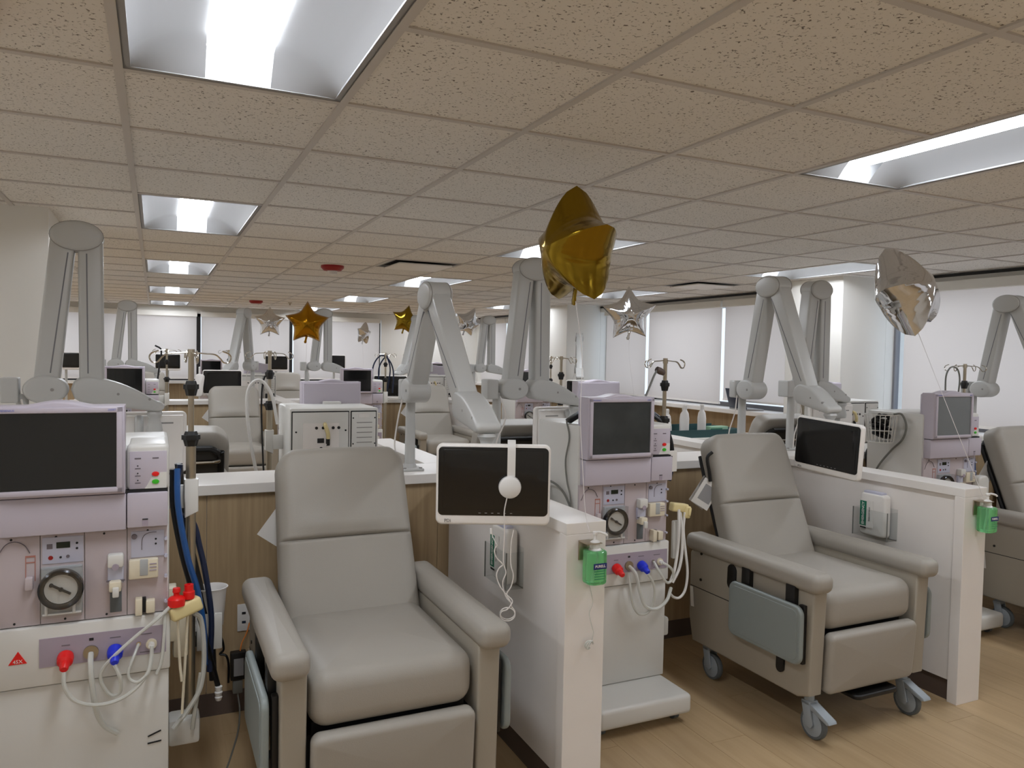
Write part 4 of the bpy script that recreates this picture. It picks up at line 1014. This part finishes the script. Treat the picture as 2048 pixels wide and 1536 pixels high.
arms = [((1.155, 3.66), -PI/2-0.02, ARMA1, 'white folding arm holding the screen with the headphones, leaning open', -0.12),
        ((3.28, 3.66), -PI/2-0.06, ARMA2, 'grey-white folding arm holding the screen beside the partition with the emergency pack', -0.05),
        ((5.47, 3.66), -PI/2-0.06, ARMA2, 'grey-white folding arm against the window shade, by the machine with the wire basket', 0),
        ((-0.50, 3.74), 0.03, ARMB, 'tall folded grey-white arm beside the white wall column', 0.08),
        ((1.66, 3.74), 0.03, ARMB, 'tall folded grey-white arm just left of the big gold balloon', 0.08),
        ((3.76, 3.74), 0.03, ARMB, 'folded grey-white arm in front of the square column by the windows', 0.08),
        ((1.05, 9.53), -2.08, ARMA2, 'far grey-white folding arm over the middle counter near the small silver balloon', 0),
        ((3.20, 9.45), -2.40, ARMA2, 'far grey-white folding arm over the middle counter behind the two-pointed gold balloon', 0),
        ((5.45, 9.45), -PI/2-0.5, ARMA1, 'far grey-white folding arm open in an A shape before the far column', 0),
        ((-0.48, 9.52), 0.03, ARMB, 'far folded arm over the machine with the blue screen reflection', 0.08),
        ((1.68, 9.52), 0.03, ARMB, 'far folded arm behind the gold star balloon', 0.08),
        ((3.88, 9.52), 0.03, ARMB, 'far folded arm beside the silver star seen between the beams', 0.08)]
for base, ang, kw, lab, sw in arms:
    make_arm('folding_arm', lab, base, ang, group='folding screen arms', swing=sw, **kw)
tvs = [((1.078, 2.445, 1.146), (0.02, 0.0, -0.42), 'hanging touch screen with white headphones over its top edge'),
       ((3.165, 2.88, 1.155), (0.0, 0.06, -1.5), 'hanging black touch screen tilted over the recliner with the grey tray'),
       ((-0.065, 3.872, 1.168), (0, 0, PI), 'back of a hanging screen between the red-capped machine and the hook-topped pole'),
       ((2.14, 3.872, 1.168), (0, 0, PI+0.1), 'back of a hanging screen beside machine number 21'),
       ((4.26, 3.872, 1.168), (0, 0, PI), 'back of a hanging screen near the square column'),
       ((0.66, 8.80, 1.24), (0, 0, -0.1), 'dark hanging screen behind the head of the aisle-facing recliner'),
       ((2.56, 8.92, 1.19), (0, 0, -0.25), 'dark hanging screen beside the dark hose loops'),
       ((4.9, 8.40, 1.16), (0, 0, -0.3), 'dark hanging screen near the far column'),
       ((-1.32, 14.4, 1.37), (0, 0, 0), 'small far dark screen between the beams of the tall folded arm'),
       ((0.20, 14.4, 1.37), (0, 0, 0), 'small far dark screen beside the machine with the blue reflection'),
       ((2.0, 14.4, 1.37), (0, 0, 0), 'small far dark screen above the far recliner'),
       ((3.05, 14.4, 1.40), (0, 0, 0), 'small far dark screen under the gold star balloon')]
for n, (loc, rot, lab) in enumerate(tvs):
    t = tv0 if n == 0 else dup(tv0)
    t.location = loc; t.rotation_euler = rot; tag(t, lab, 'screen', 'hanging screens')
    if loc[1] > 14:
        B().cyl((0, 0.045, -loc[2]), (0, 0.045, 0.05), 0.02, n=10).cyl((0, 0.045, -loc[2]), (0, 0.045, -loc[2]+0.03), 0.16).done('stand', 'arm_white', t)

# ------------------------------------------------------------------ balloons
def balloon(label, loc, size, rot, m, string=None, group='foil star balloons', fat=0.25):
    o = thing('star_balloon', label, 'balloon', loc, 0, group)
    n = 100; ns = 14; R = size/2*1.08; T0 = size*fat
    def outl(th):
        # 5-pointed rounded star, tip up
        k = (th-PI/2)/(2*PI/5); fpart = abs(k-round(k))*2      # 0 at tip, 1 at valley
        a = fpart*PI/5; r0, r1 = R, R*0.60
        # straight edge between tip and valley
        x0, y0 = r0, 0; x1, y1 = r1*math.cos(PI/5), r1*math.sin(PI/5)
        dx, dy = x1-x0, y1-y0
        t = (x0*math.tan(a)-y0)/(dy-dx*math.tan(a)) if abs(dy-dx*math.tan(a)) > 1e-9 else 0
        r = math.hypot(x0+dx*t, y0+dy*t)
        bulge = 0.045*R*math.sin(PI*fpart)
        return r-bulge*0.6
    rng = random.Random(hash(label) % 1000)
    ph = rng.random()*6
    b = B(); M = Matrix.Rotation(rot[2], 4, 'Z') @ Matrix.Rotation(rot[0], 4, 'X') @ Matrix.Rotation(rot[1], 4, 'Y')
    def side(sg):
        rings = [[b.bm.verts.new(M @ Vector((0, sg*T0, 0)))]]
        for k in range(1, ns+1):
            s = k/ns; row = []; w = s**1.8; Rm = R*0.72
            for q in range(n):
                th = 2*PI*q/n; rr = (Rm*(1-w)+outl(th)*w)*s
                kk = (th-PI/2)/(2*PI/5); fpart = abs(kk-round(kk))*2
                th_ = T0*(1-s**2.2)**0.62*(1+0.10*s*s*(math.cos(PI*fpart)-1))
                wr = 0.010*size*math.sin(th*26+ph)*(s**5)*(1-s**6)*2.0*(0.25+0.75*fpart)+0.005*size*math.sin(th*61+ph*2)*(s**8)*(1-s**10)
                row.append(b.bm.verts.new(M @ Vector((rr*math.cos(th), sg*(th_+wr), rr*math.sin(th)))))
            rings.append(row)
        for q in range(n): b.bm.faces.new((rings[0][0], rings[1][q], rings[1][(q+1) % n]))
        for A, C in zip(rings[1:], rings[2:]):
            for q in range(n): b.bm.faces.new((A[q], C[q], C[(q+1) % n], A[(q+1) % n]))
    side(-1); side(1)
    bmesh.ops.remove_doubles(b.bm, verts=b.bm.verts[:], dist=1e-5)
    b.done('foil', m, o, ang=65)
    # seam rim
    bot = M @ Vector((0.0, 0, -R*0.60*math.cos(0)*0.95))
    nb = B()
    nb.prism([(-0.012, 0.03), (0.012, 0.03), (0.010, -0.045), (0.014, -0.06), (0.008, -0.075), (-0.008, -0.075), (-0.014, -0.06), (-0.010, -0.045)], -0.003, 0.003, 'y', 0.001, M=Matrix.Translation(bot) @ Matrix.Rotation(rot[2], 4, 'Z') @ Matrix.Rotation(rot[1]*0.5+0.2, 4, 'Y'))
    nb.done('neck', m, o)
    if string:
        st = [bot+Vector((0, 0, -0.06))]+[Vector(p)-Vector(loc) for p in string]
        B().tube(st, 0.0014, 5, 6).done('ribbon', 'string', o)
    return o
balloon('big gold star foil balloon tied to the sanitizer partition', (1.366, 2.40, 1.985), 0.41, (0.05, 0.06, -1.58), 'gold_foil',
        [(1.40, 2.40, 1.6), (1.375, 2.36, 1.40), (1.372, 2.33, 1.2), (1.37, 2.30, 1.05), (1.37, 2.27, 0.99)], fat=0.31)
balloon('big silver star foil balloon with its string running to the second sanitizer bottle', (3.215, 2.50, 1.93), 0.43, (-0.35, -0.3, 0.3), 'silver_foil',
        [(3.487, 2.262, 0.975)], fat=0.30)
balloon('silver star foil balloon facing forward in front of the window mullion', (3.45, 5.18, 1.945), 0.42, (0.12, -0.05, -0.45), 'silver_foil', [(3.46, 5.18, 1.6), (3.5, 5.16, 1.3), (3.48, 5.06, 1.02)])
balloon('amber gold star foil balloon facing forward over the exposed back panel', (1.375, 7.8, 1.88), 0.41, (0.08, 0.02, -0.18), 'gold_amber', [(1.37, 7.82, 1.5), (1.37, 8.09, 1.03)])
balloon('silver star foil balloon near the far wall beside the amber one', (1.50, 11.5, 2.01), 0.42, (0.1, 0.0, -0.1), 'silver_foil', [(1.5, 11.4, 1.5), (1.40, 10.86, 1.03)])
balloon('gold star foil balloon turned sideways, half hidden by a folded arm', (3.30, 10.75, 2.08), 0.42, (0.1, 0.25, -0.55), 'gold_foil', [(3.32, 10.8, 1.5), (3.42, 10.86, 1.03)])
balloon('smallest silver star foil balloon, turned edge on before the far shade', (3.30, 13.2, 1.93), 0.38, (0.1, 0.1, 0.75), 'silver_foil', [(3.3, 13.2, 1.3), (3.3, 13.1, 0.5), (3.3, 13.1, 0.02)])
balloon('silver star foil balloon tilted, partly behind the leaning white arm', (3.92, 9.85, 2.045), 0.42, (0.5, 0.25, 0.0), 'silver_foil', [(3.9, 9.8, 1.6), (3.85, 9.6, 1.03)])

# ------------------------------------------------------------------ things on the partitions
def sanitizer(label, x, y, z):
    # bottle held by a steel bracket on a partition end
    o = thing('sanitizer_bottle', label, 'bottle', (x, y, z), 0, 'green hand sanitizer bottles')
    B().cushion(0.076, 0.072, 0.118, 0.026, 0.01, 0, T(0, 0, 0.059) @ RX(-PI/2)).done('bottle', 'gel', o)
    B().box((-0.026, -0.0375, 0.058), (0.026, -0.0362, 0.078), 0.0).done('brand_label', 'navy_label', o, smooth=False)
    text_mesh('PURELL', 0.0125, T(0, -0.0378, 0.068) @ FRONT, 'lettering', 'paper', o, bold=0.0002)
    for k in range(4): B().box((-0.022, -0.0372, 0.050-k*0.009), (0.022-0.004*(k % 2), -0.0362, 0.052-k*0.009)).done('print_line', 'emergency_green', o, smooth=False)
    p = B().lathe([(0, 0.112), (0.026, 0.112), (0.02, 0.122), (0.017, 0.124), (0.017, 0.145), (0.010, 0.150), (0.006, 0.152), (0.006, 0.17), (0.010, 0.172), (0.010, 0.18), (0, 0.182)], 18).done('pump', 'tube_white', o)
    B().tube([(0, 0, 0.176), (0.012, -0.008, 0.179), (0.028, -0.018, 0.174), (0.034, -0.021, 0.168)], 0.0045, 8, 4).done('spout', 'tube_white', p)
    B().tube([(0, 0, 0.12), (0.003, 0, 0.08), (-0.006, 0, 0.03), (-0.008, 0, 0.008)], 0.003, 6, 4).done('dip_tube', 'tube_white', p)
    br = B().box((-0.044, 0.036, 0.075), (0.0, 0.040, 0.145), 0.001).box((-0.044, -0.02, 0.141), (0.018, 0.04, 0.144), 0.001).done('bracket', 'steel', o)
    return o
sanitizer('green sanitizer pump bottle under the gold balloon, curled ribbon hanging below it', 1.383, 2.2525, 0.815)
sanitizer('green sanitizer pump bottle beside the recliner nearest the window wall', 3.500, 2.2525, 0.822)
rb = B().tube([(1.385, 2.290, 0.80), (1.392, 2.286, 0.77), (1.398, 2.284, 0.735), (1.386, 2.285, 0.70), (1.392, 2.284, 0.665), (1.402, 2.282, 0.63), (1.398, 2.284, 0.60)], 0.0016, 5, 6)
for k in range(3):
    rb.tube([(1.385+0.016*math.cos(a)*(1-0.2*k), 2.280-0.003*k, 0.588+0.013*math.sin(a+0.5*k)) for a in [PI*2*q/16*0.8 for q in range(16)]], 0.003, 5, 2)
tag(rb.done('curled_ribbon', 'tube_clear'), 'curled clear ribbon end hanging on the partition below the sanitizer', 'ribbon')

def kit(label, x, y, z):
    o = thing('emergency_kit', label, 'emergency kit', (x, y, z), 0, 'emergency kits in clear holders')
    # clear wall pocket on the -X face; local y along the wall
    h = B().box((-0.075, -0.105, 0.0), (-0.072, 0.105, 0.145)).box((-0.075, -0.105, 0.0), (0, -0.102, 0.145)).box((-0.075, 0.102, 0.0), (0, 0.105, 0.145)).box((-0.075, -0.105, 0.0), (0, 0.105, 0.003)).box((-0.003, -0.105, 0.0), (0, 0.105, 0.16)).done('clear_pocket', 'acrylic', o, smooth=False)
    for yy in (-0.1055, 0.1025): B().box((-0.0765, yy, 0.0), (-0.0715, yy+0.003, 0.146)).done('pocket_edge', 'cable_grey', h, smooth=False)
    b = B().cushion(0.15, 0.22, 0.05, 0.02, 0.012, 0.006, T(-0.035, 0.0, 0.118) @ RZ(-PI/2)).done('pack', 'paper', o)
    B().box((-0.0670, -0.012, 0.050), (-0.0655, 0.070, 0.190)).done('pack_label', 'paper', b, smooth=False)
    B().box((-0.0680, 0.028, 0.056), (-0.0669, 0.067, 0.184)).done('title_block', 'emergency_green', b, smooth=False)
    # letters read upward along z, facing -X
    Mt = T(-0.0682, 0.0475, 0.120) @ RZ(-PI/2) @ RX(PI/2) @ RZ(PI/2)
    text_mesh('EMERGENCY', 0.0205, Mt, 'lettering', 'paper', b, bold=0.0004)
    Mt = T(-0.0673, 0.010, 0.120) @ RZ(-PI/2) @ RX(PI/2) @ RZ(PI/2)
    text_mesh('TAKE-OFF PACK', 0.010, Mt, 'lettering', 'ink', b)
    B().box((-0.0668, 0.03, 0.042), (-0.0655, 0.064, 0.052)).done('print_block', 'ink', b, smooth=False)
    B().box((-0.055, -0.055, 0.17), (-0.02, 0.06, 0.238), 0.006).done('blue_bag', 'plate_blue', b)
    return o
kit('emergency pack in a clear wall pocket beside the dangling headphone cord', PX0+0.011, 2.755, 0.69)
kit('emergency pack in a clear wall pocket on the partition beside the side-tray recliner', PX0+PIT+0.011, 2.755, 0.695)

# headphones over the first screen
def headphones():
    tv = Matrix.Translation((1.078, 2.445, 1.146)) @ Matrix.Rotation(-0.42, 4, 'Z')
    o = thing('headphones', 'white corded headphones hung over the top edge of the nearest screen', 'headphones', (1.078, 2.445, 1.146), -0.42)
    x = 0.062
    B().tube([(x, -0.024, 0.02), (x, -0.03, 0.08), (x, -0.028, 0.135), (x, -0.018, 0.152), (x, 0.0, 0.156), (x, 0.03, 0.152), (x, 0.045, 0.135), (x, 0.052, 0.08), (x, 0.05, 0.03)], 0.006, 8, 5)
    b = B(); P = [(-0.026, 0.02), (-0.030, 0.08), (-0.028, 0.135), (-0.018, 0.150), (0.0, 0.155), (0.03, 0.152), (0.046, 0.135), (0.052, 0.08), (0.05, 0.03)]
    Q = []
    for (a, c), (d, e) in zip(P, P[1:]):
        for k in range(4): t = k/4; Q.append((a+(d-a)*t, c+(e-c)*t))
    Q.append(P[-1]); prev = None
    for yy, zz in Q:
        row = [b.bm.verts.new((x-0.014, yy-0.002, zz)), b.bm.verts.new((x+0.014, yy-0.002, zz)), b.bm.verts.new((x+0.014, yy+0.002, zz+0.002)), b.bm.verts.new((x-0.014, yy+0.002, zz+0.002))]
        if prev:
            for k in range(4): b.bm.faces.new((prev[k], prev[(k+1) % 4], row[(k+1) % 4], row[k]))
        else: b.bm.faces.new(row)
        prev = row
    b.bm.faces.new(prev[::-1]); b.done('headband', 'tube_white', o)
    c = T(x-0.004, -0.03, -0.005)
    e = B().lathe([(0, -0.012), (0.036, -0.012), (0.040, -0.004), (0.038, 0.008), (0.030, 0.014), (0, 0.016)], 28, c @ RX(PI/2)).done('ear_cup', 'tube_white', o)
    B().lathe([(0, -0.012), (0.033, -0.012), (0.033, 0.004), (0, 0.004)], 24, T(x-0.012, -0.021, 0.004) @ RX(PI/2)).done('ear_pad', 'black_plastic', e)
    B().box((x-0.012, -0.034, -0.005), (x+0.012, -0.026, 0.035), 0.003).done('hinge', 'tube_white', o)
    B().lathe([(0, -0.012), (0.036, -0.012), (0.040, -0.004), (0.038, 0.008), (0, 0.012)], 24, T(x, 0.058, 0.01) @ RX(-PI/2)).done('ear_cup', 'tube_white', o)
    W = lambda dx, z, y=-0.045: (x+dx, y, z)
    cord = [W(-0.014, -0.04), W(-0.022, -0.09), W(-0.020, -0.16), W(-0.022, -0.26), W(-0.012, -0.30), W(-0.022, -0.33), W(-0.020, -0.36), W(-0.008, -0.39), W(0.006, -0.405), W(0.010, -0.425)]
    for k in range(15):
        a = k*0.85; cord.append(W(-0.004+0.026*math.sin(a+0.6), -0.44+0.022*math.cos(a+0.6)-0.0005*k, -0.045-0.001*k))
    cord += [W(0.012, -0.40), W(-0.012, -0.375), W(-0.034, -0.345), W(-0.045, -0.31), W(-0.036, -0.285), W(-0.024, -0.272), W(-0.045, -0.250), W(-0.054, -0.225), W(-0.045, -0.205)]
    B().tube(cord, 0.0022, 6, 4).done('cord', 'cable_white', o)
    B().tube([W(0.006, -0.405), W(-0.008, -0.375), W(0.006, -0.35), W(0.014, -0.31), W(0.004, -0.27), W(0.004, -0.2), W(0.012, -0.15)], 0.0022, 6, 5).done('cord', 'cable_white', o)
    B().tube([W(-0.045, -0.205), W(-0.058, -0.18), W(-0.066, -0.16)], 0.0018, 6, 3).cyl(W(-0.066, -0.165), W(-0.067, -0.147), 0.005, 0.004, 8).done('plug', 'tube_white', o)
headphones()

# outlet, cables and adaptor behind the first bay
o = thing('wall_outlet', 'white data outlet plate on the wood panel beside the first recliner', 'outlet', (0.375, 3.5199, 0.42))
B().box((-0.045, -0.006, -0.06), (0.045, 0.0, 0.06), 0.002).done('plate', 'tube_white', o)
for x in (-0.018, 0.014):
    for z, m in ((0.02, 'ink'), (-0.02, 'laptop_navy')): B().box((x-0.008, -0.008, z-0.005), (x+0.008, -0.005, z+0.005)).done('jack', m, o, smooth=False)
for (nx, nz, lab) in ((0.16, 0.42, 'white power outlet plate behind the jug of the red-capped machine'), (2.49, 0.47, 'white outlet plate on the wood panel behind the tray recliner')):
    o = thing('wall_outlet', lab, 'outlet', (nx, 3.5199, nz))
    B().box((-0.04, -0.006, -0.06), (0.04, 0.0, 0.06), 0.002).done('plate', 'tube_white', o)
    for z in (0.022, -0.022): B().box((-0.016, -0.009, z-0.014), (0.016, -0.005, z+0.014), 0.002).done('socket', 'paper', o)
o = thing('power_adaptor', 'black adaptor block with printed label and cable hanging from the outlet plate', 'adaptor', (0.33, 3.44, 0.0))
B().box((-0.035, -0.02, 0.18), (0.03, 0.02, 0.30), 0.005).done('block', 'black_plastic', o)
B().box((-0.022, -0.0215, 0.20), (0.018, -0.0198, 0.275)).done('label_print', 'paper_print', o, smooth=False)
B().box((-0.025, -0.015, 0.12), (0.015, 0.015, 0.18), 0.004).done('plug', 'cable_grey', o)
B().tube([(0.05, 0.068, 0.395), (0.035, 0.04, 0.36), (0.015, 0.02, 0.33), (0.005, 0.0, 0.30)], 0.003, 6, 5).done('orange_lead', 'orange', o)
B().tube([(-0.005, 0.0, 0.12), (0.0, -0.05, 0.05), (-0.03, -0.2, 0.005), (-0.13, -0.55, 0.004), (-0.30, -0.85, 0.004)], 0.0035, 6, 6).done('grey_lead', 'cable_grey', o)
o = thing('power_adaptor', 'black wall adaptor with twisted dark lead beside the jug', 'adaptor', (0.17, 3.505, 0.36))
B().box((-0.03, -0.045, -0.025), (0.03, 0.008, 0.025), 0.005).done('block', 'black_plastic', o)
B().tube([(0.03, -0.03, 0.02), (0.06, -0.04, 0.03), (0.09, -0.045, 0.0), (0.10, -0.045, -0.05), (0.085, -0.04, -0.07), (0.11, -0.045, -0.08), (0.12, -0.045, -0.12), (0.12, -0.045, -0.2)], 0.005, 6, 5).done('lead', 'hose_black', o)

# ------------------------------------------------------------------ cart with tray and bottles, laptop on the sill
o = thing('utility_cart', 'white-topped utility cart holding the teal tray behind the tray recliner', 'cart', (4.28, 5.40, 0))
B().box((-0.55, -0.27, 0.90), (0.55, 0.27, 0.93), 0.006).done('top', 'counter_white', o)
B().box((-0.52, -0.25, 0.25), (0.52, 0.25, 0.27), 0.004).done('shelf', 'counter_white', o)
for x in (-0.50, 0.50):
    for y in (-0.23, 0.23): B().cyl((x, y, 0.05), (x, y, 0.90), 0.014).cyl((x-0.012, y, 0.03), (x+0.012, y, 0.03), 0.03).done('leg', 'steel', o)
t = thing('supply_tray', 'dark teal tray of supplies on the utility cart', 'tray', (4.22, 5.36, 0.9305), 0.0, None)
B().prism([(-0.40, 0.07), (-0.36, 0.0), (0.36, 0.0), (0.40, 0.07), (0.39, 0.07), (0.353, 0.008), (-0.353, 0.008), (-0.39, 0.07)], -0.17, 0.17, 'y').box((-0.38, -0.175, 0.0), (0.38, -0.165, 0.065)).box((-0.38, 0.165, 0.0), (0.38, 0.175, 0.085)).done('shell', 'teal', t, smooth=False)
g = thing('card_box', 'pale green card box in the teal tray', 'box', (4.46, 5.29, 0.94), 0.1)
B().box((-0.11, -0.05, 0), (0.09, 0.03, 0.075), 0.003).done('box', 'card_green', g); B().box((-0.12, -0.051, 0.03), (0.02, -0.0498, 0.06)).done('label_print', 'emergency_green', g, smooth=False)
rng = random.Random(3)
desc = ['short white bottle at the front corner of the teal tray', 'squat white bottle beside the lowest knob of the pole', 'white bottle with rounded shoulder in the teal tray', 'tallest white bottle standing in the teal tray', 'white bottle behind the pale green box', 'narrow white bottle leaning on the tallest one', 'white spray bottle with a sloped neck in the teal tray']
for k, lab in enumerate(desc):
    hgt = (0.15, 0.17, 0.22, 0.27, 0.21, 0.24, 0.27)[k]; x = 3.92+0.06*k; y = 5.27+0.085*(k % 3)
    bt = thing('white_bottle', lab, 'bottle', (x, y, 0.94), 0, 'white bottles in the teal tray')
    r = 0.036
    B().lathe([(0, 0), (r, 0), (r*1.02, hgt*0.55), (r*0.85, hgt*0.72), (r*0.42, hgt*0.82), (r*0.4, hgt*0.86), (0, hgt*0.86)], 16).done('body', 'glove_white', bt)
    B().lathe([(0, hgt*0.85), (r*0.5, hgt*0.85), (r*0.5, hgt*0.97), (r*0.3, hgt), (0, hgt)], 12).done('cap', 'paper', bt)
pp = thing('paper_stack', 'loose white papers and packets on the cart edge', 'paper', (4.73, 5.27, 0.931), 0.3)
for k in range(3): B().box((-0.06, -0.09, 0.004*k), (0.06, 0.09, 0.004*k+0.003), M=T(0.03*k, 0.01*k, 0) @ RZ(0.25*k)).done('sheet', 'paper', pp, smooth=False)
l = thing('laptop', 'dark blue laptop standing open on the window sill', 'laptop', (5.93, 6.62, 1.0405), -PI/2-0.15)
B().box((-0.17, -0.05, 0), (0.17, 0.17, 0.016), 0.004).done('base', 'logo_grey', l); B().box((-0.17, 0, 0), (0.17, 0.008, 0.23), 0.004, 2, T(0, -0.05, 0.014) @ RX(0.28)).done('lid', 'laptop_navy', l)

# rag over the far screen edge
g = B().cushion(0.09, 0.24, 0.03, 0.03, 0.012, 0.01, T(0, 0, 0) @ RY(0.12)).done('white_cloth', 'glove_white')
g.location = (0.42, 8.70, 1.22); tag(g, 'white cloth hanging beside the dark screen of the aisle-facing recliner', 'cloth')
